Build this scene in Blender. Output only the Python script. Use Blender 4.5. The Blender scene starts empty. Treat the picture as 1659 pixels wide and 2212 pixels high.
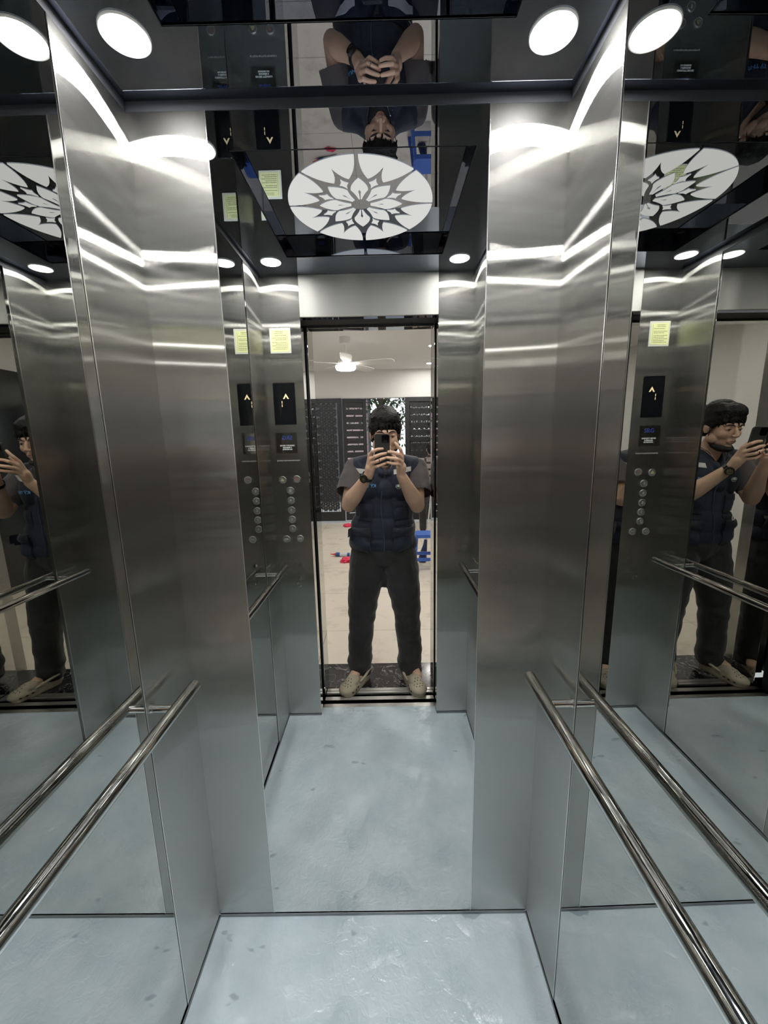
import bpy, bmesh, math, random
from mathutils import Vector, Matrix, noise
random.seed(7)
sc = bpy.context.scene
COL = sc.collection
V = Vector
# ------------------------------------------------------------------ camera, world, exposure
CAMZ = 1.52
F = V((-0.00553, 0.98346, -0.18104)); RT = V((0.99980, 0.00200, -0.01969)); UP = V((0.01900, 0.18111, 0.98328))
cd = bpy.data.cameras.new('camera'); cam = bpy.data.objects.new('camera', cd); COL.objects.link(cam)
M3 = Matrix((RT, UP, -F)).transposed().to_4x4(); M3.translation = V((0, 0, CAMZ)); cam.matrix_world = M3
cd.sensor_fit = 'HORIZONTAL'; cd.sensor_width = 36; cd.lens = 855.4 / 1659 * 36; cd.clip_start = 0.004; cd.clip_end = 80
sc.camera = cam
sc.view_settings.view_transform = 'Standard'; sc.view_settings.look = 'None'
sc.view_settings.exposure = 0.18; sc.view_settings.gamma = 1.0; sc.view_settings.use_curve_mapping = False
sc.cycles.use_denoising = True; sc.cycles.max_bounces = 16; sc.cycles.glossy_bounces = 12; sc.cycles.diffuse_bounces = 4
sc.cycles.sample_clamp_indirect = 7.0; sc.cycles.caustics_reflective = True; sc.cycles.blur_glossy = 0.35
W = bpy.data.worlds.new('world'); sc.world = W; W.use_nodes = True
W.node_tree.nodes['Background'].inputs[0].default_value = (0.86, 0.93, 1.0, 1)
W.node_tree.nodes['Background'].inputs[1].default_value = 2.2
E_DOWN = 260.0       # cabin downlights
E_FLOWER = 0.82     # backlit flower panel in the cabin ceiling
E_ROOM = 640.0       # lobby downlights, seen and added ones
E_FAN = 12.0         # lobby fan lamp

# ------------------------------------------------------------------ materials
def newmat(name):
    m = bpy.data.materials.new(name); m.use_nodes = True
    nt = m.node_tree
    return m, nt, nt.nodes, nt.links, nt.nodes['Principled BSDF']
def pbr(name, col, rough=0.5, metal=0.0, bump=0.0, bscale=60.0, spec=0.5, var=0.0, vscale=8.0, coat=0.0, emis=None, estr=0.0, sheen=0.0, sss=0.0):
    m, nt, N, L, b = newmat(name)
    b.inputs['Base Color'].default_value = (*col, 1); b.inputs['Roughness'].default_value = rough
    b.inputs['Metallic'].default_value = metal; b.inputs['Specular IOR Level'].default_value = spec
    b.inputs['Coat Weight'].default_value = coat; b.inputs['Coat Roughness'].default_value = 0.08
    b.inputs['Sheen Weight'].default_value = sheen
    if sss: b.inputs['Subsurface Weight'].default_value = sss; b.inputs['Subsurface Radius'].default_value = (.012, .004, .002); b.inputs['Subsurface Scale'].default_value = 1.0
    if emis: b.inputs['Emission Color'].default_value = (*emis, 1); b.inputs['Emission Strength'].default_value = estr
    tc = N.new('ShaderNodeTexCoord')
    if var:
        n = N.new('ShaderNodeTexNoise'); n.inputs['Scale'].default_value = vscale; n.inputs['Detail'].default_value = 5
        L.new(tc.outputs['Object'], n.inputs['Vector'])
        r = N.new('ShaderNodeMapRange'); r.inputs[1].default_value = .3; r.inputs[2].default_value = .7; r.inputs[3].default_value = 1 - var; r.inputs[4].default_value = 1 + var
        L.new(n.outputs['Fac'], r.inputs[0])
        mx = N.new('ShaderNodeVectorMath'); mx.operation = 'SCALE'; mx.inputs[0].default_value = col
        L.new(r.outputs[0], mx.inputs['Scale']); L.new(mx.outputs[0], b.inputs['Base Color'])
    if bump:
        n2 = N.new('ShaderNodeTexNoise'); n2.inputs['Scale'].default_value = bscale; n2.inputs['Detail'].default_value = 4
        L.new(tc.outputs['Object'], n2.inputs['Vector'])
        bp = N.new('ShaderNodeBump'); bp.inputs['Strength'].default_value = bump; bp.inputs['Distance'].default_value = 0.01
        L.new(n2.outputs['Fac'], bp.inputs['Height']); L.new(bp.outputs[0], b.inputs['Normal'])
    return m
def emis(name, col, s):
    m, nt, N, L, b = newmat(name)
    N.remove(b); e = N.new('ShaderNodeEmission'); e.inputs[0].default_value = (*col, 1); e.inputs[1].default_value = s
    L.new(e.outputs[0], N['Material Output'].inputs[0]); return m
def steel(name, col, r_across=0.42, r_along=0.0018, axis='Z', wave=0.09, broad=.05):
    """hairline stainless: highlights stretch across the grain, which runs along `axis`"""
    m, nt, N, L, b = newmat(name); N.remove(b)
    g = N.new('ShaderNodeBsdfAnisotropic') if hasattr(bpy.types, 'ShaderNodeBsdfAnisotropic') else N.new('ShaderNodeBsdfGlossy')
    a = 1 - math.sqrt(r_along / r_across)
    g.inputs['Color'].default_value = (*col, 1)
    g.inputs['Roughness'].default_value = math.sqrt(math.sqrt(r_across * r_along)); g.inputs['Anisotropy'].default_value = -a
    geo = N.new('ShaderNodeNewGeometry'); cr = N.new('ShaderNodeVectorMath'); cr.operation = 'CROSS_PRODUCT'
    cr.inputs[1].default_value = (0, 0, 1) if axis == 'Z' else (1, 0, 0)
    L.new(geo.outputs['True Normal'], cr.inputs[0]); L.new(cr.outputs[0], g.inputs['Tangent'])
    tc = N.new('ShaderNodeTexCoord')
    mp = N.new('ShaderNodeMapping'); mp.inputs['Scale'].default_value = (260, 260, 2) if axis == 'Z' else (2, 260, 260)
    L.new(tc.outputs['Object'], mp.inputs[0])
    n = N.new('ShaderNodeTexNoise'); n.inputs['Scale'].default_value = 1; n.inputs['Detail'].default_value = 3; L.new(mp.outputs[0], n.inputs['Vector'])
    r = N.new('ShaderNodeMapRange'); r.inputs[1].default_value = .3; r.inputs[2].default_value = .7; r.inputs[3].default_value = .985; r.inputs[4].default_value = 1.01
    L.new(n.outputs['Fac'], r.inputs[0])
    sm = N.new('ShaderNodeVectorMath'); sm.operation = 'SCALE'; sm.inputs[0].default_value = col; L.new(r.outputs[0], sm.inputs['Scale']); L.new(sm.outputs[0], g.inputs['Color'])
    if wave:
        n2 = N.new('ShaderNodeTexNoise'); n2.inputs['Scale'].default_value = 3.2; n2.inputs['Detail'].default_value = 1; L.new(tc.outputs['Object'], n2.inputs['Vector'])
        bp = N.new('ShaderNodeBump'); bp.inputs['Strength'].default_value = wave; bp.inputs['Distance'].default_value = 0.006
        L.new(n2.outputs['Fac'], bp.inputs['Height']); L.new(bp.outputs[0], g.inputs['Normal'])
    g2 = N.new('ShaderNodeBsdfAnisotropic') if hasattr(bpy.types, 'ShaderNodeBsdfAnisotropic') else N.new('ShaderNodeBsdfGlossy')
    g2.inputs['Roughness'].default_value = .52; g2.inputs['Anisotropy'].default_value = 0; L.new(sm.outputs[0], g2.inputs['Color'])
    mm = N.new('ShaderNodeMixShader'); mm.inputs[0].default_value = broad; L.new(g.outputs[0], mm.inputs[1]); L.new(g2.outputs[0], mm.inputs[2])
    L.new(mm.outputs[0], N['Material Output'].inputs[0]); return m
def mirror(name, col, rough=0.0, wave=0.0):
    m, nt, N, L, b = newmat(name); N.remove(b)
    g = N.new('ShaderNodeBsdfAnisotropic') if hasattr(bpy.types, 'ShaderNodeBsdfAnisotropic') else N.new('ShaderNodeBsdfGlossy')
    g.inputs['Color'].default_value = (*col, 1); g.inputs['Roughness'].default_value = rough; g.inputs['Anisotropy'].default_value = 0
    if wave:
        tc = N.new('ShaderNodeTexCoord'); n2 = N.new('ShaderNodeTexNoise'); n2.inputs['Scale'].default_value = 2.0; n2.inputs['Detail'].default_value = 0
        L.new(tc.outputs['Object'], n2.inputs['Vector']); bp = N.new('ShaderNodeBump'); bp.inputs['Strength'].default_value = wave; bp.inputs['Distance'].default_value = .003
        L.new(n2.outputs['Fac'], bp.inputs['Height']); L.new(bp.outputs[0], g.inputs['Normal'])
    L.new(g.outputs[0], N['Material Output'].inputs[0]); return m
STEEL = steel('hairline_steel', (.60, .60, .575))
STEELH = steel('hairline_steel_across', (.80, .80, .77), .9, .006, axis='X', broad=.35)
STEELD = steel('satin_steel_trim', (.30, .31, .32), .25, .12, wave=0)
MIRR = mirror('mirror_steel', (.72, .72, .70))
MIRRS = mirror('side_mirror_steel', (.66, .665, .645))
BLACKM = mirror('black_mirror_steel', (.33, .36, .425), wave=0.0)
BLACKT = pbr('dark_strip', (.012, .014, .02), .7)
CHROME = mirror('chrome', (.82, .82, .80), 0.03)
EDGE = mirror('polished_edge', (.85, .85, .84), .18)
ALU = steel('sill_aluminium', (.62, .61, .58), .3, .1, axis='X', wave=0)
SEAM = pbr('seam_black', (.01, .01, .01), .6)
WHITEP = pbr('white_plaster', (.74, .73, .72), .8, bump=.05, bscale=40)

def floor_mat():
    m, nt, N, L, b = newmat('cabin_floor_film')
    tc = N.new('ShaderNodeTexCoord')
    n = N.new('ShaderNodeTexNoise'); n.inputs['Scale'].default_value = 4.5; n.inputs['Detail'].default_value = 7; n.inputs['Roughness'].default_value = .62
    L.new(tc.outputs['Object'], n.inputs['Vector'])
    cr = N.new('ShaderNodeValToRGB'); cr.color_ramp.elements[0].position = .32; cr.color_ramp.elements[0].color = (.53, .655, .74, 1)
    cr.color_ramp.elements[1].position = .68; cr.color_ramp.elements[1].color = (.70, .815, .90, 1)
    L.new(n.outputs['Fac'], cr.inputs[0])
    # damp darker marks
    mp = N.new('ShaderNodeMapping'); mp.inputs['Scale'].default_value = (3.2, 6.5, 1); mp.inputs['Location'].default_value = (.7, 2.2, 0); L.new(tc.outputs['Object'], mp.inputs[0])
    n3 = N.new('ShaderNodeTexNoise'); n3.inputs['Scale'].default_value = 1.6; n3.inputs['Detail'].default_value = 3; L.new(mp.outputs[0], n3.inputs['Vector'])
    c3 = N.new('ShaderNodeValToRGB'); c3.color_ramp.elements[0].position = .67; c3.color_ramp.elements[1].position = .69
    c3.color_ramp.elements[0].color = (1, 1, 1, 1); c3.color_ramp.elements[1].color = (.66, .68, .70, 1); L.new(n3.outputs['Fac'], c3.inputs[0])
    mx = N.new('ShaderNodeMix'); mx.data_type = 'RGBA'; mx.blend_type = 'MULTIPLY'; mx.inputs[0].default_value = 1
    L.new(cr.outputs[0], mx.inputs[6]); L.new(c3.outputs[0], mx.inputs[7]); L.new(mx.outputs[2], b.inputs['Base Color'])
    b.inputs['Roughness'].default_value = .55
    b.inputs['Specular IOR Level'].default_value = .1
    # wrinkled film: patches of fine wrinkles
    w = N.new('ShaderNodeTexNoise'); w.inputs['Scale'].default_value = 34; w.inputs['Detail'].default_value = 4; w.inputs['Distortion'].default_value = 1.6; L.new(tc.outputs['Object'], w.inputs['Vector'])
    pm = N.new('ShaderNodeTexNoise'); pm.inputs['Scale'].default_value = 5; pm.inputs['Detail'].default_value = 2; L.new(tc.outputs['Object'], pm.inputs['Vector'])
    acc = None      # crumpled spots of the protective film
    for px, py, rr in ((-.40, .93, .16), (.33, .93, .17), (-.02, .62, .16), (.12, .35, .2), (-.25, .2, .14)):
        ds = N.new('ShaderNodeVectorMath'); ds.operation = 'DISTANCE'; ds.inputs[1].default_value = (px, py, 0); L.new(tc.outputs['Object'], ds.inputs[0])
        dr = N.new('ShaderNodeMapRange'); dr.inputs[1].default_value = 0; dr.inputs[2].default_value = rr; dr.inputs[3].default_value = .22; dr.inputs[4].default_value = 0; L.new(ds.outputs['Value'], dr.inputs[0])
        if acc is None: acc = dr
        else:
            ad = N.new('ShaderNodeMath'); ad.operation = 'ADD'; L.new(acc.outputs[0], ad.inputs[0]); L.new(dr.outputs[0], ad.inputs[1]); acc = ad
    pa = N.new('ShaderNodeMath'); pa.operation = 'ADD'; L.new(acc.outputs[0], pa.inputs[0]); L.new(pm.outputs['Fac'], pa.inputs[1])
    pr = N.new('ShaderNodeMapRange'); pr.inputs[1].default_value = .52; pr.inputs[2].default_value = .76; pr.inputs[3].default_value = .06; L.new(pa.outputs[0], pr.inputs[0])
    mu = N.new('ShaderNodeMath'); mu.operation = 'MULTIPLY'; L.new(w.outputs['Fac'], mu.inputs[0]); L.new(pr.outputs[0], mu.inputs[1])
    bp = N.new('ShaderNodeBump'); bp.inputs['Strength'].default_value = 1.0; bp.inputs['Distance'].default_value = .065
    L.new(mu.outputs[0], bp.inputs['Height'])
    gl = N.new('ShaderNodeBsdfAnisotropic') if hasattr(bpy.types, 'ShaderNodeBsdfAnisotropic') else N.new('ShaderNodeBsdfGlossy')
    gl.inputs['Roughness'].default_value = .18; gl.inputs['Anisotropy'].default_value = 0; gl.inputs['Color'].default_value = (1, 1, 1, 1); L.new(bp.outputs[0], gl.inputs['Normal'])
    fr = N.new('ShaderNodeFresnel'); fr.inputs['IOR'].default_value = 2.1
    mxs = N.new('ShaderNodeMixShader'); L.new(fr.outputs[0], mxs.inputs[0]); L.new(b.outputs[0], mxs.inputs[1]); L.new(gl.outputs[0], mxs.inputs[2]); L.new(mxs.outputs[0], N['Material Output'].inputs[0])
    return m
FLOORM = floor_mat()
def tile_mat():
    m, nt, N, L, b = newmat('lobby_tile')
    tc = N.new('ShaderNodeTexCoord'); br = N.new('ShaderNodeTexBrick'); br.offset = 0
    br.inputs['Scale'].default_value = 1; br.inputs['Brick Width'].default_value = .8; br.inputs['Row Height'].default_value = .8; br.inputs['Mortar Size'].default_value = .0025
    br.inputs['Color1'].default_value = (.80, .725, .62, 1); br.inputs['Color2'].default_value = (.78, .705, .60, 1); br.inputs['Mortar'].default_value = (.30, .26, .22, 1)
    mp = N.new('ShaderNodeMapping'); mp.inputs['Location'].default_value = (.28, .12, 0); L.new(tc.outputs['Object'], mp.inputs[0]); L.new(mp.outputs[0], br.inputs['Vector'])
    n = N.new('ShaderNodeTexNoise'); n.inputs['Scale'].default_value = 3.2; n.inputs['Detail'].default_value = 9; n.inputs['Roughness'].default_value = .7; L.new(tc.outputs['Object'], n.inputs['Vector'])
    c = N.new('ShaderNodeValToRGB'); c.color_ramp.elements[0].position = .33; c.color_ramp.elements[0].color = (.55, .50, .46, 1); c.color_ramp.elements[1].position = .47; c.color_ramp.elements[1].color = (1, 1, 1, 1); L.new(n.outputs['Fac'], c.inputs[0])
    mx = N.new('ShaderNodeMix'); mx.data_type = 'RGBA'; mx.blend_type = 'MULTIPLY'; mx.inputs[0].default_value = .55
    L.new(br.outputs['Color'], mx.inputs[6]); L.new(c.outputs[0], mx.inputs[7]); L.new(mx.outputs[2], b.inputs['Base Color'])
    b.inputs['Roughness'].default_value = .32
    n2 = N.new('ShaderNodeTexNoise'); n2.inputs['Scale'].default_value = 18; L.new(tc.outputs['Object'], n2.inputs['Vector'])
    bp = N.new('ShaderNodeBump'); bp.inputs['Strength'].default_value = .08; bp.inputs['Distance'].default_value = .01; L.new(n2.outputs['Fac'], bp.inputs['Height']); L.new(bp.outputs[0], b.inputs['Normal'])
    return m
def marble_mat():
    m, nt, N, L, b = newmat('black_marble')
    tc = N.new('ShaderNodeTexCoord'); n = N.new('ShaderNodeTexNoise'); n.inputs['Scale'].default_value = 7; n.inputs['Detail'].default_value = 8; n.inputs['Distortion'].default_value = 1.5
    L.new(tc.outputs['Object'], n.inputs['Vector'])
    c = N.new('ShaderNodeValToRGB'); e = c.color_ramp.elements; e[0].position = .485; e[0].color = (.012, .012, .014, 1); e[1].position = .515; e[1].color = (.012, .012, .014, 1)
    x = e.new(.50); x.color = (.30, .30, .31, 1); L.new(n.outputs['Fac'], c.inputs[0]); L.new(c.outputs[0], b.inputs['Base Color'])
    b.inputs['Roughness'].default_value = .10; b.inputs['Coat Weight'].default_value = .6
    n2 = N.new('ShaderNodeTexNoise'); n2.inputs['Scale'].default_value = 30; n2.inputs['Detail'].default_value = 3; L.new(tc.outputs['Object'], n2.inputs['Vector'])
    bp = N.new('ShaderNodeBump'); bp.inputs['Strength'].default_value = .5; bp.inputs['Distance'].default_value = .01; L.new(n2.outputs['Fac'], bp.inputs['Height']); L.new(bp.outputs[0], b.inputs['Coat Normal'])
    return m
TILE = tile_mat(); MARBLE = marble_mat()
SKIN = pbr('skin', (.66, .43, .31), .5, bump=.06, bscale=220, var=.07, vscale=14, sss=.12)

# ------------------------------------------------------------------ mesh helpers
def box(bm, x0, x1, y0, y1, z0, z1, bev=0.0):
    x0, x1 = min(x0, x1), max(x0, x1); y0, y1 = min(y0, y1), max(y0, y1); z0, z1 = min(z0, z1), max(z0, z1)
    vs = [bm.verts.new((x, y, z)) for x in (x0, x1) for y in (y0, y1) for z in (z0, z1)]
    fs = [bm.faces.new([vs[i] for i in f]) for f in ((0, 1, 3, 2), (4, 6, 7, 5), (0, 4, 5, 1), (2, 3, 7, 6), (0, 2, 6, 4), (1, 5, 7, 3))]
    if bev:
        es = set(e for f in fs for e in f.edges)
        bmesh.ops.bevel(bm, geom=list(es), offset=bev, segments=2, affect='EDGES', profile=.5)
    return vs
def basis(d):
    d = d.normalized(); a = V((0, 0, 1)) if abs(d.z) < .9 else V((1, 0, 0))
    u = d.cross(a).normalized(); return u, d.cross(u).normalized(), d
def sweep(bm, pts, radii, n=16, cap=True, round_ends=False):
    pts = [V(p) for p in pts]
    if isinstance(radii, (int, float)): radii = [radii] * len(pts)
    if round_ends:
        d0 = (pts[0] - pts[1]).normalized(); d1 = (pts[-1] - pts[-2]).normalized(); r0, r1 = radii[0], radii[-1]
        pre = [(pts[0] + d0 * r0 * math.sin(a), r0 * max(math.cos(a), .02)) for a in (1.55, 1.2, .8, .4)]
        post = [(pts[-1] + d1 * r1 * math.sin(a), r1 * max(math.cos(a), .02)) for a in (.4, .8, 1.2, 1.55)]
        pts = [p for p, _ in pre] + pts + [p for p, _ in post]; radii = [r for _, r in pre] + list(radii) + [r for _, r in post]
    rings = []; u = None
    for i, p in enumerate(pts):
        d = (pts[min(i + 1, len(pts) - 1)] - pts[max(i - 1, 0)]).normalized()
        if u is None: u, v, _ = basis(d)
        else:
            u = (u - d * u.dot(d)).normalized(); v = d.cross(u).normalized()
        rings.append([bm.verts.new(p + (u * math.cos(2 * math.pi * k / n) + v * math.sin(2 * math.pi * k / n)) * radii[i]) for k in range(n)])
    for a, b in zip(rings, rings[1:]):
        for k in range(n): bm.faces.new((a[k], a[(k + 1) % n], b[(k + 1) % n], b[k]))
    if cap: bm.faces.new(rings[0][::-1]); bm.faces.new(rings[-1])
def cyl(bm, p0, p1, r, r2=None, n=24): sweep(bm, [p0, p1], [r, r if r2 is None else r2], n)
def ell(bm, c, r, rot=None, seg=20, ring=14):
    if isinstance(r, (int, float)): r = (r, r, r)
    m = Matrix.Translation(V(c)) @ (rot.to_4x4() if rot else Matrix.Identity(4)) @ Matrix.Diagonal((*r, 1))
    bmesh.ops.create_uvsphere(bm, u_segments=seg, v_segments=ring, radius=1, matrix=m)
def prism(bm, poly, h0, h1, fr=None):
    """polygon (a,b) extruded from h0 to h1; fr maps (a,b,h) to 3D"""
    fr = fr or (lambda a, b, h: (a, b, h))
    lo = [bm.verts.new(fr(a, b, h0)) for a, b in poly]; hi = [bm.verts.new(fr(a, b, h1)) for a, b in poly]
    fs = [bm.faces.new(lo[::-1]), bm.faces.new(hi)]
    n = len(poly)
    for i in range(n): bm.faces.new((lo[i], lo[(i + 1) % n], hi[(i + 1) % n], hi[i]))
    return fs
def rrect(x0, x1, y0, y1, r, k=5):
    o = []
    for cx, cy, a in ((x1 - r, y1 - r, 0), (x0 + r, y1 - r, 90), (x0 + r, y0 + r, 180), (x1 - r, y0 + r, 270)):
        for i in range(k + 1):
            t = math.radians(a + 90 * i / k); o.append((cx + r * math.cos(t), cy + r * math.sin(t)))
    return o
def finish(o, label=None, cat=None, group=None, kind=None, parent=None):
    if label: o['label'] = label
    if cat: o['category'] = cat
    if group: o['group'] = group
    if kind: o['kind'] = kind
    if parent is not None: o.parent = parent
    return o
def obj(name, bm, mat, parent=None, smooth=False, loc=(0, 0, 0), rot=None, **kw):
    bmesh.ops.recalc_face_normals(bm, faces=bm.faces)
    me = bpy.data.meshes.new(name); bm.to_mesh(me); bm.free()
    for m in (mat if isinstance(mat, (list, tuple)) else [mat]): me.materials.append(m)
    if smooth:
        me.polygons.foreach_set('use_smooth', [True] * len(me.polygons))
        try: me.set_sharp_from_angle(angle=math.radians(38))
        except Exception: pass
    o = bpy.data.objects.new(name, me); COL.objects.link(o)
    o.location = loc
    if rot: o.rotation_euler = rot
    return finish(o, parent=parent, **kw)
def empty(name, loc=(0, 0, 0), rotz=0.0, **kw):
    o = bpy.data.objects.new(name, None); COL.objects.link(o); o.empty_display_size = .05
    o.location = loc; o.rotation_euler = (0, 0, rotz); return finish(o, **kw)
def keep(o, parent):
    """parent an object whose mesh is in world coordinates to an unrotated, moved empty"""
    o.parent = parent; o.matrix_parent_inverse = Matrix.Translation(-V(parent.location)); return o
def B(): return bmesh.new()
def boxo(name, dims, mat, bev=0.0, **kw):
    bm = B(); box(bm, *dims, bev=bev); return obj(name, bm, mat, **kw)
def blob(name, bm, mat, voxel, parent=None, smooth=4, disp=0.0, dscale=20, cut=None, **kw):
    """fuse overlapping closed shapes into one continuous surface"""
    me = bpy.data.meshes.new(name); bm.to_mesh(me); bm.free()
    t = bpy.data.objects.new(name + '_src', me); COL.objects.link(t)
    r = t.modifiers.new('r', 'REMESH'); r.mode = 'VOXEL'; r.voxel_size = voxel; r.adaptivity = 0
    s = t.modifiers.new('s', 'SMOOTH'); s.iterations = smooth; s.factor = .5
    dg = bpy.context.evaluated_depsgraph_get(); dg.update()
    out = bpy.data.meshes.new_from_object(t.evaluated_get(dg)); bpy.data.objects.remove(t)
    if disp:
        no = [v.normal.copy() for v in out.vertices]
        for v, n in zip(out.vertices, no):
            v.co += n * disp(v.co) if callable(disp) else n * disp * (noise.noise(v.co * dscale) + .5 * noise.noise(v.co * dscale * 2.3))
    out.name = name; out.materials.clear()
    for m in (mat if isinstance(mat, (list, tuple)) else [mat]): out.materials.append(m)
    out.polygons.foreach_set('use_smooth', [True] * len(out.polygons))
    if cut: cut(out)
    o = bpy.data.objects.new(name, out); COL.objects.link(o)
    return finish(o, parent=parent, **kw)
def text_mesh(body, size, bold=0.0, ext=.0004):
    cu = bpy.data.curves.new('t', 'FONT'); cu.body = body; cu.size = size; cu.extrude = ext; cu.offset = bold; cu.align_x = 'CENTER'; cu.align_y = 'CENTER'; cu.resolution_u = 3
    t = bpy.data.objects.new('t', cu); COL.objects.link(t); dg = bpy.context.evaluated_depsgraph_get(); dg.update()
    me = bpy.data.meshes.new_from_object(t.evaluated_get(dg)); bpy.data.objects.remove(t); return me
FACE_PY = Matrix(((-1, 0, 0), (0, 0, 1), (0, 1, 0)))      # text on a surface whose outward normal is +y
def text(name, body, size, c, mat, parent=None, m3=FACE_PY, bold=0.0, ext=.0004, **kw):
    me = text_mesh(body, size, bold, ext); me.materials.clear(); me.materials.append(mat)
    me.transform(Matrix.Translation(V(c)) @ m3.to_4x4())
    o = bpy.data.objects.new(name, me); COL.objects.link(o); return finish(o, parent=parent, **kw)
S = dict(kind='structure')

# ------------------------------------------------------------------ cabin shell
XL, XR, YB, YF, ZC = -.565, .4275, 1.0295, .0755, 2.269
ML, MR = -.388, .249            # back mirror edges
YE, YJ = .818, .290            # side mirror edges
DL, DR = -.386, .262            # door opening
ZH = 2.088                      # underside of the header
boxo('floor', (XL, XR, YF, YB, -.03, 0), FLOORM, **S)
boxo('floor', (DL, DR, .0125, YF, -.03, 0), FLOORM, **S)
bm = B(); box(bm, XL - .05, XR + .05, YB + .008, YB + .05, 0, 2.40)
obj('wall_back', bm, SEAM, **S)
boxo('wall_back', (XL - .004, ML - .0012, YB, YB + .008, .012, ZC - .02), STEEL, .001, **S)
boxo('wall_back', (MR + .0012, XR + .004, YB, YB + .008, .012, ZC - .02), STEEL, .001, **S)
boxo('mirror_panel', (ML, MR, YB + .0004, YB + .008, .012, ZC - .02), MIRR, .0012, label='tall polished mirror panel in the middle of the cabin back wall', cat='mirror')
for side, x, s in (('left', XL, -1), ('right', XR, 1)):
    boxo('wall_' + side, (x + s * .026, x + s * .06, .0, YB + .05, 0, 2.40), SEAM, **S)
    boxo('wall_' + side, (x, x + s * .026, YE + .0012, YB, .012, ZC - .02), STEEL, .001, **S)
    boxo('wall_' + side, (x, x + s * .026, YF - .004, YJ - .0012, .012, ZC - .02), STEEL, .001, **S)
    # the sheet is hung a hair out of square between the steel columns
    boxo('mirror_panel', (s * .0, s * .004, -(YE - YJ) + .0005, -.0005, .012, ZC - .02), MIRRS, .0008, loc=(x + s * .0012, YE, 0), rot=(0, 0, -.003 if s < 0 else .012),
         label='polished mirror panel behind the handrail on the %s side wall' % side, cat='mirror')
    for k, yy in enumerate((YE, YJ)):
        boxo('trim_%d' % (20 + k + (2 if s > 0 else 0)), (x - s * .0012, x + s * .0008, yy - .0013, yy + .0013, .012, ZC - .02), EDGE, .0009, **S)
    boxo('baseboard_' + side, (x - s * .002, x + s * .026, YF, YB - .002, 0, .012), STEELD, .0006, **S)
    boxo('trim_%d' % (1 if s < 0 else 2), (x + s * .0005, x + s * .026, YF, YB, ZC - .02, ZC + .02), BLACKT, **S)
for k, xx in enumerate((ML, MR)): boxo('trim_%d' % (24 + k), (xx - .0013, xx + .0013, YB - .0012, YB + .001, .012, ZC - .02), EDGE, .0009, **S)
boxo('baseboard_back', (XL, XR, YB - .002, YB + .008, 0, .012), STEELD, .0006, **S)
boxo('trim_3', (XL, XR, YB + .0005, YB + .008, ZC - .02, ZC + .02), BLACKT, **S)
# ceiling: black mirror sheet with a raised rectangular recess
RX0, RX1, RY0, RY1, ZR = -.391, .2525, .254, .869, 2.311
bm = B()
o4 = [(XL, YF - .07), (XR, YF - .07), (XR, YB), (XL, YB)]; i4 = [(RX0, RY0), (RX1, RY0), (RX1, RY1), (RX0, RY1)]
for z0, z1 in ((ZC, ZR),):
    a = [bm.verts.new((*p, z0)) for p in o4]; b_ = [bm.verts.new((*p, z0)) for p in i4]; c_ = [bm.verts.new((*p, z1)) for p in i4]; d_ = [bm.verts.new((*p, z1 + .01)) for p in o4]
    for k in range(4):
        q = (k + 1) % 4
        bm.faces.new((a[k], a[q], b_[q], b_[k])); bm.faces.new((b_[k], b_[q], c_[q], c_[k])); bm.faces.new((a[k], d_[k], d_[q], a[q]))
    bm.faces.new(c_); bm.faces.new(d_[::-1])
obj('ceiling', bm, BLACKM, **S)
bm = B(); w = .0016
for x0, x1, y0, y1 in ((RX0 - w, RX1 + w, RY0 - w, RY0), (RX0 - w, RX1 + w, RY1, RY1 + w), (RX0 - w, RX0, RY0, RY1), (RX1, RX1 + w, RY0, RY1)):
    box(bm, x0, x1, y0, y1, ZC - .001, ZC + .004)
obj('trim_4', bm, STEELD, **S)
boxo('trim_5', (XL - .05, XR + .05, -.02, YB + .05, 2.36, 2.40), SEAM, **S)
# front returns, header, jambs
for nm, x0, x1 in (('left', XL, DL), ('right', DR, XR)):
    bm = B(); box(bm, x0, x1, YF - .06, YF, .012, ZC, .0012); obj('wall_front_' + nm, bm, STEEL, **S)
    jx = x1 if nm == 'left' else x0; js = 1 if nm == 'left' else -1
    boxo('trim_%d' % (26 + (js > 0)), (jx - js * .001, jx + js * .001, YF - .059, YF - .001, .012, ZC - .19), MIRRS, **S)
    bm = B(); box(bm, x0, x1, YF - .06, YF + .002, 0, .012); obj('baseboard_front_' + nm, bm, STEELD, **S)
boxo('wall_front_header', (DL, DR, YF - .012, YF, ZH, ZC), STEELH, .001, **S)
boxo('trim_6', (DL, DR, YF - .05, YF - .012, ZH + .0, ZC), BLACKM, **S)
boxo('trim_7', (DL - .2, DR + .2, -.10, .012, 2.095, 2.40), BLACKT, **S)
boxo('trim_8', (DL, DR, -.16, -.10, 2.083, 2.2), MIRRS, .001, **S)
# ------------------------------------------------------------------ doorway and landing
def sill(name, y0, y1, label, grooves):
    bm = B(); ys = [y0]
    for g in grooves: ys += [g - .003, g + .003]
    ys.append(y1)
    for a, b in zip(ys[::2], ys[1::2]): box(bm, -.385, .263, a, b, -.03, -.001, .0008)
    box(bm, -.385, .263, y0, y1, -.04, -.012)
    return obj(name, bm, ALU, **S)
sill('trim_9', -.085, .012, '', (-.022, -.050))
sill('trim_10', -.168, -.118, '', (-.140,))
boxo('trim_11', (-.62, .49, -.118, -.085, -.2, -.15), SEAM, **S)
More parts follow.
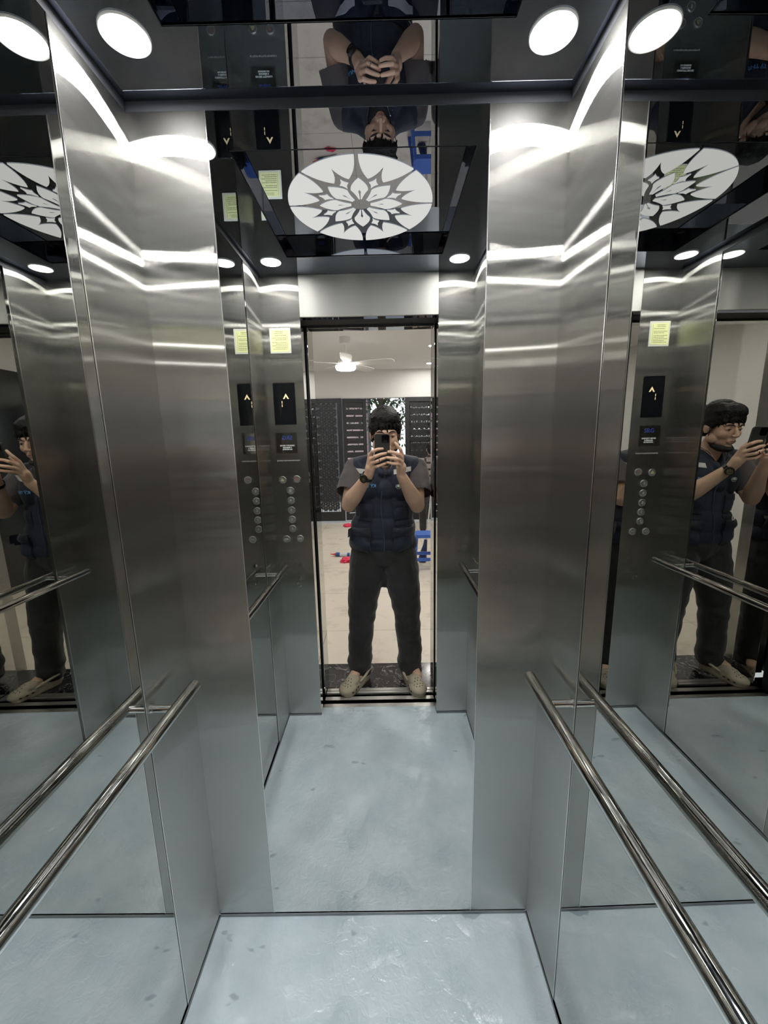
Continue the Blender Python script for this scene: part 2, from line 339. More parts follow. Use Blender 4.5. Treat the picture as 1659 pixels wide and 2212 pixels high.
# sliding doors, opened to the left, only their edges show
boxo('door_1', (-1.02, -.398, -.030, -.006, .005, 2.09), BLACKT, .002, **S)
boxo('door_2', (-1.02, -.404, -.062, -.040, .005, 2.09), BLACKT, .002, **S)
boxo('door_3', (-1.02, -.410, -.096, -.072, .005, 2.09), BLACKT, .002, **S)
boxo('trim_12', (.272, .30, -.060, -.008, .0, 2.09), BLACKT, .002, **S)
boxo('trim_13', (.264, .34, -.26, -.10, .0, 2.2), MIRRS, .002, **S)
boxo('trim_28', (-.47, -.388, -.26, -.10, .0, 2.2), MIRRS, .002, **S)
for x0, x1, n in ((-.56, -.50, 14), (.375, .435, 15)):
    boxo('trim_%d' % n, (x0, x1, -.452, -.255, 0, 2.2), STEEL, .002, **S)
boxo('trim_16', (-.56, .435, -.452, -.165, 2.2, 2.26), STEEL, .002, **S)
boxo('floor_threshold', (-.50, .375, -.437, -.168, -.04, 0.001), MARBLE, **S)
for nm, d in (('left', (-1.12, -1.06, -.17, .02, -.3, 2.5)), ('right', (.50, .54, -.17, .02, -.3, 2.5)), ('front', (-1.12, XL - .05, .012, .02, -.3, 2.5)), ('front', (XR + .05, .54, .012, .02, -.3, 2.5)),
              ('bottom', (-1.12, .54, -.44, .02, -.3, -.26)), ('bottom', (-1.12, .54, .0, .012, -.3, -.031)), ('bottom', (-1.12, .54, -.46, -.44, -.3, -.045)), ('left', (-1.12, -1.06, -.46, -.17, -.3, 0)), ('right', (.50, .54, -.46, -.17, -.3, 0)), ('top', (-1.12, .54, -.17, .02, 2.45, 2.5))):
    boxo('wall_light_block_' + nm, d, BLACKT, **S)  # unseen black boxes added to keep sky light from leaking in around the doorway
RXL, RXR, RYB, RZ = -1.9, 1.9, -5.10, 2.70
boxo('floor_lobby', (RXL, RXR, RYB - .1, -.437, -.05, 0), TILE, **S)
boxo('ceiling_lobby', (RXL, RXR, RYB, -.44, RZ, RZ + .08), WHITEP, **S)
boxo('wall_landing_left', (RXL, -.56, -.437, -.17, 0, RZ), WHITEP, **S)
boxo('wall_landing_right', (.435, RXR, -.437, -.17, 0, RZ), WHITEP, **S)
boxo('wall_landing_top', (-.56, .435, -.437, -.17, 2.26, RZ), WHITEP, **S)
boxo('wall_lobby_left', (RXL - .1, RXL, RYB, -.17, 0, RZ), WHITEP, **S)
boxo('wall_lobby_right', (RXR, RXR + .1, RYB, -.17, 0, RZ), WHITEP, **S)
boxo('wall_lobby_column', (1.72, RXR, -2.15, -1.0, 0, RZ), WHITEP, **S)
boxo('wall_gate_top', (RXL, RXR, RYB - .15, RYB, 2.235, RZ), WHITEP, **S)
boxo('wall_gate_left', (RXL, -1.32, RYB - .15, RYB, 0, 2.235), WHITEP, **S)
boxo('wall_gate_right', (1.15, RXR, RYB - .15, RYB, 0, 2.235), WHITEP, **S)
DKM = pbr('dark_glass', (.02, .023, .025), .12)
bm = B(); box(bm, RXL, RXL + .04, -3.4, -1.2, 0, 2.3, .004); obj('door_4', bm, DKM, **S)
# ------------------------------------------------------------------ handrails
def handrail(x, s, y0, y1, lab, by):
    zr = .903; r = .0145
    e = empty('handrail', (x, (y0 + y1) / 2, zr), label=lab, cat='handrail', group='chrome handrails on the side walls')
    bm = B(); sweep(bm, [(x, y0, zr), (x, y1, zr)], r, 32)
    es = [ed for ed in bm.edges if all(len(f.verts) > 4 or True for f in ed.link_faces) and any(len(f.verts) > 4 for f in ed.link_faces)]
    bmesh.ops.bevel(bm, geom=es, offset=.0018, segments=3, affect='EDGES')
    keep(obj('rail', bm, CHROME, smooth=True), e)
    for yy in by:
        xw = XL if s < 0 else XR
        bm = B(); cyl(bm, (x, yy, zr - .001), (xw + s * .002, yy, zr - .001), .0085, n=24)
        br = keep(obj('bracket', bm, CHROME, smooth=True), e)
        bm = B(); cyl(bm, (xw - s * .003, yy, zr - .001), (xw, yy, zr - .001), .0105, n=28)
        keep(obj('base_ring', bm, CHROME, smooth=True), e); 
    return e
handrail(-.504, -1, .172, .9285, 'polished chrome handrail on the left side wall', (.278, .8373))
handrail(.3665, 1, .180, .942, 'polished chrome handrail on the right side wall', (.278, .8329))

# ------------------------------------------------------------------ cabin ceiling lights
LED = emis('downlight_led', (1, .985, .96), E_DOWN)
BEZ = pbr('downlight_bezel', (.85, .85, .84), .3)
def ring_bm(r0, r1, z0, z1, n=48):
    bm = B(); pr = [(r0, z1), (r0, z0), ((r0 + r1) / 2, z0 - .0008), (r1, z0), (r1, z1)]
    rings = [[bm.verts.new((r * math.cos(2 * math.pi * k / n), r * math.sin(2 * math.pi * k / n), z)) for k in range(n)] for r, z in pr]
    for a, b in zip(rings, rings[1:] + rings[:1]):
        for k in range(n): bm.faces.new((a[k], a[(k + 1) % n], b[(k + 1) % n], b[k]))
    return bm
def disc_bm(r, z0, z1, n=48):
    bm = B(); cyl(bm, (0, 0, z0), (0, 0, z1), r, n=n); return bm
def copy_tree(o, parent=None):
    c = o.copy(); COL.objects.link(c); c.parent = parent
    if parent is not None: c.matrix_parent_inverse = o.matrix_parent_inverse.copy()
    for ch in list(o.children): copy_tree(ch, c)
    return c
d0 = empty('ceiling_light', (0, 0, 0), cat='ceiling light', group='round downlights in the black cabin ceiling')
obj('bezel', ring_bm(.040, .0435, -.003, .001), BEZ, parent=d0, smooth=True)
obj('diffuser', disc_bm(.040, -.0032, .001), LED, parent=d0)
for i, (x, y, lab) in enumerate(((-.4687, .884, 'glowing round downlight at the back left corner of the black ceiling'), (.3317, .8985, 'glowing round downlight at the back right corner of the black ceiling'),
                                 (-.4687, .2175, 'round downlight near the door above the button panel'), (.3317, .2125, 'round downlight near the door in the front right ceiling corner'))):
    o = d0 if i == 0 else copy_tree(d0)
    o.location = (x, y, ZC); o['label'] = lab
# flower panel
FLW = emis('flower_acrylic', (1, 1, 1), E_FLOWER)
fl = empty('flower_ceiling_light', (-.0665, .538, ZR), label='round backlit white ceiling panel with a dark flower cut-out', cat='ceiling light')
def P(r, deg): t = math.radians(deg); return V((r * math.cos(t), r * math.sin(t)))
def bez(a, c, b, n=8): return [(1 - t) ** 2 * a + 2 * t * (1 - t) * c + t * t * b for t in [i / n for i in range(n)]]
RF = .243
bm = B()
for k in range(8):
    a0 = 45 * k; mid = a0 + 22.5
    pts = [P(1, a0 + 1.4 + (45 - 2.8) * i / 16) for i in range(17)][::-1]    # from a0+43.6 down to a0+1.4
    e0 = P(1, a0 + 1.4); l0 = P(.58, a0 + 12.0); n0 = P(.86, mid); l1 = P(.58, a0 + 33.0); e1 = P(1, a0 + 43.6)
    pts = pts[:-1] + bez(e0, P(.74, a0 + 1.5), l0) + bez(l0, P(.655, a0 + 20.5), n0) + bez(n0, P(.655, a0 + 24.5), l1) + bez(l1, P(.74, a0 + 43.5), e1)
    prism(bm, [tuple(p * RF) for p in pts], -.0025, -.0003)
    # petal with a slit
    ax = V((math.cos(math.radians(a0)), math.sin(math.radians(a0)))); ay = V((-ax.y, ax.x))
    def q(r, t): return ax * r + ay * t
    s = [q(.135, .022)] + bez(q(.135, .022), q(.24, .05), q(.34, .115))[1:] + bez(q(.34, .115), q(.44, .12), q(.575, 0), 10)
    s2 = [V(ax * p.dot(ax) - ay * p.dot(ay)) for p in s][::-1]
    slit = [q(.135, -.006), q(.24, -.010), q(.30, -.020), q(.345, 0), q(.30, .020), q(.24, .010), q(.135, .006)]
    prism(bm, [tuple(p * RF) for p in s + [q(.575, 0)] + s2 + slit], -.0025, -.0003)
    bx = V((math.cos(math.radians(mid)), math.sin(math.radians(mid)))); by_ = V((-bx.y, bx.x))
    def q2(r, t): return bx * r + by_ * t
    dm = bez(q2(.40, 0), q2(.475, .018), q2(.50, .062), 4) + bez(q2(.50, .062), q2(.525, .018), q2(.60, 0), 4) + bez(q2(.60, 0), q2(.525, -.018), q2(.50, -.062), 4) + bez(q2(.50, -.062), q2(.475, -.018), q2(.40, 0), 4)
    prism(bm, [tuple(p * RF) for p in dm], -.0025, -.0003)
obj('diffuser', bm, FLW, parent=fl)

# ------------------------------------------------------------------ control panel on the front return
BG = pbr('display_glass', (.006, .007, .009), .06)
AMB = emis('display_amber', (1, .78, .45), 1.6); WHE = pbr('white_print', (.85, .9, .92), .5); BLU = pbr('blue_print', (.03, .06, .30), .4)
GREYM = pbr('button_face', (.30, .31, .31), .35, metal=.6); PRINT = pbr('engraved_print', (.65, .66, .64), .4)
PLATE = mirror('label_plate', (.40, .40, .37), .06); YEL = pbr('yellow_mark', (.75, .7, .25), .4); RED = pbr('red_mark', (.6, .12, .1), .4)
cp = empty('control_panel', (-.482, YF, 1.3), label='elevator button panel with black display set in the steel beside the door', cat='control panel')
def fy(a, b, h): return (a, YF + h, b)
bm = B(); prism(bm, rrect(-.5352, -.4295, 1.5985, 1.795, .005), -.002, .0012, fy)
dsp = keep(obj('display', bm, BG), cp)
bm = B(); prism(bm, [(-.4744 - .0145, 1.7205), (-.4744, 1.7455), (-.4744 + .0145, 1.7205), (-.4744 + .0075, 1.7205), (-.4744, 1.7325), (-.4744 - .0075, 1.7205)], .0012, .0016, fy)
keep(obj('arrow', bm, AMB), dsp) ; dsp.children[0].matrix_parent_inverse = (dsp.matrix_parent_inverse.copy().inverted() @ Matrix.Identity(4)) if False else Matrix.Identity(4)
bm = B(); prism(bm, [(-.4962, 1.699), (-.4932, 1.699), (-.4932, 1.711), (-.4962, 1.711)], .0012, .0016, fy); prism(bm, [(-.4962, 1.683), (-.4932, 1.683), (-.4932, 1.695), (-.4962, 1.695)], .0012, .0016, fy)
o = obj('floor_number', bm, AMB, parent=dsp); 
bm = B(); prism(bm, rrect(-.5385, -.4334, 1.4600, 1.5600, .002), -.001, .0008, fy); lp = keep(obj('label_plate', bm, PLATE), cp)
text('logo', 'SRG', .028, (-.4815, YF + .001, 1.5345), BLU, parent=lp, bold=.0006)
text('rating_text', 'CAPACITY 350 KG', .0088, (-.4825, YF + .001, 1.4975), WHE, parent=lp, bold=.0003)
text('rating_text', '5 PERSONS', .0088, (-.4825, YF + .001, 1.4875), WHE, parent=lp, bold=.0003)
text('rating_text', 'NO SMOKING', .0075, (-.4825, YF + .001, 1.4785), WHE, parent=lp, bold=.0003)
bm = B()
for i in range(18):
    x = -.536 + i * .0064
    box(bm, x, x + .0024, YF - .001, YF + .0006, 1.4205 + .001 * (i % 3), 1.4270)
keep(obj('speaker_slots', bm, PRINT), cp)
BRING = mirror('button_ring', (.85, .85, .83), .28)
def button(x, z, sym, lab, col):
    bm = B(); R = .0185
    prof = [(0, 0), (R, 0), (R, .003), (R - .0012, .0045), (R - .0030, .0045), (R - .0036, .0028), (0, .0028)]
    n = 32; rings = [[bm.verts.new((x + r * math.cos(2 * math.pi * k / n), YF + h, z + r * math.sin(2 * math.pi * k / n))) for k in range(n)] for r, h in prof[1:-1]]
    for a, b in zip(rings, rings[1:]):
        for k in range(n): bm.faces.new((a[k], a[(k + 1) % n], b[(k + 1) % n], b[k]))
    bm.faces.new(rings[0]); bm.faces.new(rings[-1])
    b = obj('button', bm, BRING, smooth=True, label=lab); keep(b, cp)
    bm = B(); cyl(bm, (x, YF + .0025, z), (x, YF + .0036, z), .0145, n=28); obj('button_face', bm, GREYM, parent=b)
    text('button_mark', sym, .017, (x, YF + .0038, z), col, parent=b, bold=.0004)
button(-.4457, 1.331, 'T', 'alarm phone button with a red mark', RED)
button(-.5169, 1.328, '△', 'alarm button with a yellow mark', YEL)
for z, s in ((1.2732, '5'), (1.2236, '4'), (1.1736, '3'), (1.1255, '2'), (1.0769, '1')): button(-.481, z, s, 'round floor button marked ' + s, PRINT)
button(-.5155, 1.0225, '<>', 'door open button', PRINT); button(-.4461, 1.0236, '><', 'door close button', PRINT)
bm = B(); cyl(bm, (-.4506, YF, .883), (-.4506, YF + .007, .883), .0115, n=24); kl = keep(obj('key_switch', bm, CHROME, smooth=True), cp)
bm = B(); box(bm, -.4512, -.45, YF + .006, YF + .008, .877, .889); obj('key_slot', bm, SEAM, parent=kl)
bm = B(); cyl(bm, (-.4575, YF, .807), (-.4575, YF + .008, .807), .0125, n=24); kl = keep(obj('key_switch', bm, CHROME, smooth=True), cp)
ky = empty('key', (-.4575, YF + .006, .807), label='small metal key left in the lower key switch of the button panel', cat='key')
bm = B(); box(bm, -.4582, -.4568, YF + .004, YF + .030, .8035, .8105, .0003); cyl(bm, (-.4585, YF + .034, .8), (-.4565, YF + .034, .8), .0115, n=24)
keep(obj('blade', bm, CHROME, smooth=False), ky)
bm = B(); sweep(bm, [(-.4575 + .011 * math.sin(t), YF + .036, .787 + .011 * math.cos(t)) for t in [i * math.pi / 12 for i in range(25)]], .0010, 6); keep(obj('key_ring', bm, CHROME, smooth=True), ky)
# note sheet
PAP = pbr('yellow_paper', (.72, .76, .38), .6); INK = pbr('ink', (.12, .12, .09), .7); TAPE = pbr('clear_tape', (.62, .63, .58), .12)
nt_ = empty('note_sheet', (-.485, YF, 1.985), label='pale yellow paper note taped high on the steel above the display', cat='paper note')
bm = B(); prism(bm, rrect(-.5335, -.4350, 1.930, 2.0425, .002), .0002, .0005, fy); tp = keep(obj('clear_cover', bm, TAPE, label='clear plastic cover'), nt_)
bm = B(); prism(bm, [(-.5284, 1.9365), (-.4424, 1.9385), (-.4436, 2.0325), (-.5262, 2.0345)], .0006, .0010, fy); pp = keep(obj('paper', bm, PAP), nt_)
bm = B(); random.seed(3)
for i, z in enumerate((2.025, 2.018, 2.008, 1.996, 1.989, 1.977, 1.970, 1.962, 1.954, 1.947)):
    x = -.456 if i not in (0, 1) else -.470
    xe = x - (.05 if i in (2, 4, 6, 8) else .062) if i > 1 else -.51
    while x > xe:
        w_ = random.uniform(.003, .008); prism(bm, [(x - w_, z), (x, z), (x, z + .0022), (x - w_, z + .0022)], .0010, .0012, fy); x -= w_ + .0018
for z0, z1 in ((1.945, 2.028),): prism(bm, [(-.4512, z0), (-.4502, z0), (-.4502, z1), (-.4512, z1)], .0010, .0012, fy)
obj('handwriting', bm, INK, parent=pp)
# ------------------------------------------------------------------ phone held in front of the face (the lens is the camera)
PHB = pbr('phone_case', (.035, .037, .037), .45); PHG = pbr('phone_glass', (.004, .004, .006), .05); GLS = mirror('lens_ring', (.10, .10, .12), .05)
ph = empty('phone', (0, 0, CAMZ - .07), label='dark smartphone in a matte case held up in both hands', cat='phone')
O = V((0, 0, CAMZ)) - F * .0065
def fp(a, b, h): p = O + RT * a + UP * b + F * h; return tuple(p)
bm = B(); prism(bm, rrect(-.0535, .0255, -.141, .0235, .012), -.0115, 0, fp); bmesh.ops.bevel(bm, geom=[e for e in bm.edges if e.calc_length() < .5 and any(len(f.verts) > 4 for f in e.link_faces)], offset=.002, segments=2, affect='EDGES')
cs = keep(obj('case', bm, PHB, smooth=True), ph)
bm = B(); prism(bm, rrect(-.0505, .0225, -.138, .0205, .010), -.0122, -.0114, fp); obj('screen', bm, PHG, parent=cs)
bm = B(); prism(bm, rrect(-.0165, .0215, -.0215, .0195, .009), 0, .0018, fp); cmx = obj('camera_bump', bm, PHG, parent=cs)
for a, b in ((-.007, .0095), (-.007, -.0095), (.0125, -.0005)):
    bm = B(); p = O + RT * a + UP * b
    cyl(bm, p + F * .001, p + F * .0030, .0068, n=24); keep(obj('lens', bm, PHG, smooth=True), ph)
    bm = B(); n = 28
    for r0, r1 in ((.0060, .0074),):
        ri = [[bm.verts.new(p + F * h + RT * (r * math.cos(2 * math.pi * k / n)) + UP * (r * math.sin(2 * math.pi * k / n))) for k in range(n)] for r, h in ((r0, .0030), (r0, .0036), (r1, .0034), (r1, .0018))]
        for q_, w_ in zip(ri, ri[1:] + ri[:1]):
            for k in range(n): bm.faces.new((q_[k], q_[(k + 1) % n], w_[(k + 1) % n], w_[k]))
    keep(obj('lens_ring', bm, GLS, smooth=True), ph)
bm = B(); n = 40
ri = [[bm.verts.new(O + F * h + RT * (-.014 + r * math.cos(2 * math.pi * k / n)) + UP * (-.062 + r * math.sin(2 * math.pi * k / n))) for k in range(n)] for r, h in ((.0225, 0), (.0225, .0006), (.0255, .0006), (.0255, 0))]
for q_, w_ in zip(ri, ri[1:] + ri[:1]):
    for k in range(n): bm.faces.new((q_[k], q_[(k + 1) % n], w_[(k + 1) % n], w_[k]))
obj('magnet_ring', bm, pbr('magnet_ring', (.07, .072, .07), .4), parent=cs)
# ------------------------------------------------------------------ the person taking the picture
HAIRM = pbr('black_hair', (.008, .0075, .0075), .55, bump=.6, bscale=120, spec=.3)
TEEM = pbr('charcoal_tshirt', (.085, .075, .078), .85, bump=.2, bscale=30, sheen=.2)
VESTM = pbr('navy_vest', (.009, .0145, .034), .72, bump=.35, bscale=16, var=.25, vscale=9, sheen=.15)
VESTD = pbr('navy_vest_flap_shaded', (.005, .008, .020), .7, bump=.3, bscale=25, sheen=.15)  # darker copy of the navy: pocket shading put into the flap colour
JEANM = pbr('black_jeans', (.016, .016, .017), .8, bump=.35, bscale=12, var=.55, vscale=5, sheen=.25)
REFL = pbr('reflective_tape', (.62, .62, .60), .35, bump=.1, bscale=40)
CROC = pbr('beige_foam_clog', (.47, .42, .32), .55, bump=.05, bscale=60, var=.06); HOLE = pbr('clog_hole', (.03, .026, .02), .8)
MASK = pbr('black_mask', (.014, .014, .015), .8); WATCHB = pbr('black_watch', (.012, .012, .013), .35); GOLD = mirror('gold_metal', (.85, .66, .36), .15)
SILV = mirror('silver_metal', (.85, .84, .82), .1); LIP = pbr('lips', (.42, .20, .17), .45); EYEW = pbr('eye_white', (.65, .62, .58), .2); DARK = pbr('brow', (.02, .016, .014), .7)
LBLUE = pbr('light_blue_letters', (.16, .42, .80), .5); GRN = pbr('green_logo', (.03, .22, .10), .5)
person = empty('person', (0, -.28, 0), label='young man in a navy work vest and dark jeans photographing himself with a phone', cat='person')
def kp(o): return keep(o, person)
# head frame: turned down towards the phone
HC = V((.004, -.268, 1.552)); HR = Matrix.Rotation(math.radians(-13), 3, 'X') @ Matrix.Rotation(math.radians(-3), 3, 'Z'); HS = 1.05
def h(x, y, z): return HC + HR @ (V((x, y, z)) * HS)
def hell(bm, c, r, rot=None, **k): ell(bm, h(*c), tuple(q * HS for q in (r if not isinstance(r, (int, float)) else (r, r, r))), HR @ rot if rot else HR, **k)
bm = B()
hell(bm, (0, -.018, .034), (.076, .094, .084)); hell(bm, (0, .026, -.015), (.064, .062, .085)); hell(bm, (0, .028, -.066), (.051, .054, .042))
hell(bm, (0, .066, -.094), (.022, .020, .018))
for s in (-1, 1):
    hell(bm, (s * .036, .052, -.026), (.027, .030, .030)); hell(bm, (s * .032, .0695, .003), (.0165, .014, .0125)); hell(bm, (s * .011, .099, -.030), (.0085, .010, .007))
    hell(bm, (s * .079, -.008, -.006), (.007, .018, .030), Matrix.Rotation(math.radians(s * 18), 3, 'Z')); hell(bm, (s * .074, .0, -.006), (.012, .010, .018))
    hell(bm, (s * .052, .01, -.06), (.022, .034, .030))
sweep(bm, [h(-.044, .066, .022), h(-.02, .078, .024), h(.02, .078, .024), h(.044, .066, .022)], [.009 * HS, .012 * HS, .012 * HS, .009 * HS], 12, round_ends=True)
sweep(bm, [h(0, .080, .018), h(0, .094, -.004), h(0, .104, -.026)], [.0075, .009, .0115], 12, round_ends=True)
hell(bm, (0, .082, -.062), (.026, .014, .017)); sweep(bm, [h(-.020, .086, -.060), h(0, .094, -.0565), h(.020, .086, -.060)], [.004, .0062, .004], 10, round_ends=True)
sweep(bm, [h(-.016, .086, -.067), h(0, .092, -.0700), h(.016, .086, -.067)], [.004, .0068, .004], 10, round_ends=True)
# neck, torso core, arms, legs as one body
def lim(pts, rr): sweep(bm, pts, rr, 20, round_ends=True)
lim([(0.004, -.292, 1.49), (.0, -.325, 1.42), (0, -.365, 1.33)], [.054, .058, .078])
lim([(-.15, -.355, 1.345), (.15, -.355, 1.345)], [.062, .062])
ell(bm, (0, -.35, 1.19), (.150, .098, .19)); ell(bm, (-.01, -.335, .98), (.142, .10, .17)); ell(bm, (-.015, -.335, .83), (.150, .105, .11))
for s, kn, an in ((-1, (-.158, -.285, .42), (-.188, -.285, .09)), (1, (.118, -.285, .42), (.140, -.285, .09))):
    lim([(-.012 + s * .085, -.33, .80), kn, an], [.080, .052, .038]); lim([an, (an[0] + s * .035, -.20, .055)], [.036, .030])
SHL, ELL, WRL = V((-.172, -.345, 1.345)), V((-.216, -.205, 1.150)), V((-.0915, -.066, 1.331))
SHR, ELR, WRR = V((.176, -.345, 1.343)), V((.180, -.205, 1.137)), V((.0845, -.066, 1.328))
def arm(sh, el, wr):
    lim([sh, sh.lerp(el, .5), el], [.056, .051, .043])
    d = (wr - el)
    lim([el, el + d * .25 + V((0, 0, .004)), el + d * .55, wr], [.042, .047, .038, .0265])
arm(SHL, ELL, WRL); arm(SHR, ELR, WRR)
def finger(pts, r0, r1):
    pts = [V(p) for p in pts]; n = len(pts); rr = [r0 + (r1 - r0) * i / (n - 1) for i in range(n)]
    rr = [r * (1.06 if 0 < i < n - 1 else 1) for i, r in enumerate(rr)]; lim(pts, rr)
# hand on the left (image left), wraps the bottom left of the phone; knuckles face the mirror
def hand(wr, ks, fingers, thumb, s):
    c = sum((V(k) for k in ks), V()) / len(ks)
    for k in ks: lim([wr + (V(k) - c) * .45, V(k)], [.0165, .0115])
    lim([wr, wr.lerp(c, .55) + V((0, -.006, 0))], [.024, .027])
    for f, r0, r1 in fingers: finger(f, r0, r1)
    finger(thumb, .0125, .0085)
yb = .0035
kL = [(-.0790, -.022, 1.4420), (-.0745, -.018, 1.4190), (-.0690, -.020, 1.3975), (-.0600, -.025, 1.3770)]
hand(WRL, kL, [
    ([kL[0], (-.0640, .004, 1.4600), (-.0380, yb, 1.4690), (-.0120, yb, 1.4712)], .0098, .0070),
    ([kL[1], (-.0500, .010, 1.4330), (-.0200, .008, 1.4440), (.0040, .005, 1.4480)], .0098, .0072),
    ([kL[2], (-.0420, .011, 1.4080), (-.0140, .008, 1.4200), (.0080, .003, 1.4260)], .0094, .0070),
    ([kL[3], (-.0360, .006, 1.3830), (-.0120, .002, 1.3920), (.0080, -.006, 1.3985)], .0086, .0064)],
    [(-.078, -.055, 1.365), (-.068, -.058, 1.405), (-.050, -.052, 1.440), (-.034, -.047, 1.462)], -1)
kR = [(.0860, -.020, 1.4440), (.0845, -.014, 1.4240), (.0830, -.014, 1.4030), (.0790, -.020, 1.3820)]
hand(WRR, kR, [
    ([kR[0], (.0800, -.004, 1.4660), (.0660, .001, 1.4840), (.0530, .000, 1.5000)], .0096, .0068),
    ([kR[1], (.0680, .012, 1.4440), (.0420, .0165, 1.4530), (.0165, .0150, 1.4560)], .0098, .0072),
    ([kR[2], (.0640, .018, 1.4180), (.0360, .0225, 1.4230), (.0090, .0215, 1.4270)], .0096, .0072),
    ([kR[3], (.0600, .014, 1.3930), (.0330, .018, 1.3960), (.0120, .016, 1.4020)], .0088, .0066)],
    [(.074, -.055, 1.365), (.060, -.058, 1.405), (.040, -.052, 1.440), (.022, -.047, 1.462)], 1)
body = blob('body', bm, SKIN, .0026, smooth=3); kp(body)
# fingernails
NAIL = pbr('fingernail', (.66, .44, .36), .25)
# face details
for s in (-1, 1):
    bm = B(); hell(bm, (s * .0315, .0715, .001), (.0125, .0122, .0085), seg=16, ring=10); kp(obj('eye', bm, EYEW, smooth=True))
    bm = B(); hell(bm, (s * .0325, .0790, -.0010), (.0055, .0055, .0055), seg=14, ring=8); kp(obj('iris', bm, DARK, smooth=True))
    bm = B(); sweep(bm, [h(s * .018, .0812, .0000), h(s * .026, .0860, .0050), h(s * .036, .0850, .0055), h(s * .046, .0745, .0010)], [.0010, .0018, .0020, .0010], 8, round_ends=True); kp(obj('eyelash', bm, DARK, smooth=True))
    bm = B(); sweep(bm, [h(s * .013, .0885, .0205), h(s * .024, .0900, .0265), h(s * .038, .0830, .0270), h(s * .050, .0700, .0215)], [.0022, .0042, .0040, .0015], 8, round_ends=True); kp(obj('eyebrow', bm, DARK, smooth=True))
bm = B(); sweep(bm, [h(-.021, .0868, -.0605), h(-.008, .0945, -.0580), h(0, .0958, -.0590), h(.008, .0945, -.0580), h(.021, .0868, -.0605)], [.0022, .0046, .0042, .0046, .0022], 10, round_ends=True)
sweep(bm, [h(-.018, .0870, -.0655), h(0, .0945, -.0695), h(.018, .0870, -.0655)], [.002, .0056, .002], 10, round_ends=True); kp(obj('lips', bm, LIP, smooth=True))
# hair
bm = B()
hell(bm, (0, -.022, .055), (.0885, .104, .082)); hell(bm, (0, -.062, .006), (.080, .064, .078)); hell(bm, (.008, .026, .084), (.068, .066, .050)); hell(bm, (0, -.03, .072), (.080, .088, .074))
for s in (-1, 1): hell(bm, (s * .068, -.012, .034), (.023, .050, .042)); hell(bm, (s * .062, -.050, -.008), (.026, .040, .055)); hell(bm, (s * .074, .020, .018), (.010, .016, .024))
random.seed(11)
for i in range(26):
    a = -72 + 144 * i / 25; t = math.radians(a)
    r0 = h(math.sin(t) * .045, math.cos(t) * .04 - .01, .112); r1 = h(math.sin(t) * .071, math.cos(t) * .089 - .012, .086 + random.uniform(-.008, .010))
    dn = (.056 if 6 < a < 34 else .040) if abs(a) < 50 else .022
    r2 = h(math.sin(t) * .079 + random.uniform(-.010, .014), math.cos(t) * .094 - .004, dn + random.uniform(-.016, .010))
    lim([r0, r1, r2], [.018, random.uniform(.011, .017), .0032])
for i in range(30):
    t = random.uniform(0, 6.28); e = random.uniform(.15, 1.2)
    p = V((math.cos(t) * math.cos(e) * .088, math.sin(t) * math.cos(e) * .100 - .024, math.sin(e) * .080 + .054))
    d = V((random.uniform(-.03, .03), random.uniform(-.01, .035), random.uniform(-.012, .008)))
    lim([h(*(p - d * .5)), h(*p), h(*(p + d * .6))], [.006, .009, .003])
kp(blob('hair', bm, HAIRM, .003, smooth=1, disp=.0022, dscale=60))
# face mask pulled under the chin, ear loops
bm = B(); hell(bm, (0, .046, -.106), (.047, .052, .023)); hell(bm, (0, .030, -.100), (.056, .050, .022)); lim([h(-.055, .02, -.085), h(-.066, .0, -.06)], [.012, .006]); lim([h(.055, .02, -.085), h(.066, .0, -.06)], [.012, .006])
mk = kp(blob('face_mask', bm, MASK, .003, smooth=3))
for s in (-1, 1):
    bm = B(); sweep(bm, [h(s * .064, .008, -.070), h(s * .075, .012, -.036), h(s * .081, .010, .012), h(s * .086, -.006, .024), h(s * .088, -.022, .008)], .0017, 8); keep(obj('ear_loop', bm, MASK, smooth=True), person).name = 'ear_loop'
# t-shirt
bm = B()
lim([(-.15, -.355, 1.345), (.15, -.355, 1.345)], [.066, .066]); ell(bm, (0, -.355, 1.20), (.172, .116, .20)); ell(bm, (-.01, -.345, 1.0), (.168, .118, .2))
for sh, el in ((SHL, ELL), (SHR, ELR)):
    d = el - sh; o_ = V((-.012 if sh.x < 0 else .012, 0, .002))
    lim([sh + o_, sh + d * .35 + o_ * 1.3, sh + d * .66 + o_ * 1.6], [.066, .071, .074])
def cut_sleeves(me):
    b = bmesh.new(); b.from_mesh(me)
    for sh, el in ((SHL, ELL), (SHR, ELR)):
        d = (el - sh).normalized(); pc = sh + (el - sh) * .70
        g = [v for v in b.verts if abs(v.co.x) > .165 and (v.co - pc).dot(d) > 0]; bmesh.ops.delete(b, geom=g, context='VERTS')
    b.to_mesh(me); b.free()
kp(blob('t_shirt', bm, TEEM, .005, smooth=3, disp=.0050, dscale=13, cut=cut_sleeves))
# vest
bm = B()
for s in (-1, 1):
    lim([(s * .050, -.40, 1.410), (s * .085, -.358, 1.395), (s * .146, -.345, 1.350)], [.030, .042, .080])
    ell(bm, (s * .076 - .004, -.345, 1.255), (.108, .130, .15))
    lim([(s * .066, -.375, 1.428), (s * .064, -.310, 1.405), (s * .024, -.245, 1.330)], [.014, .016, .022])

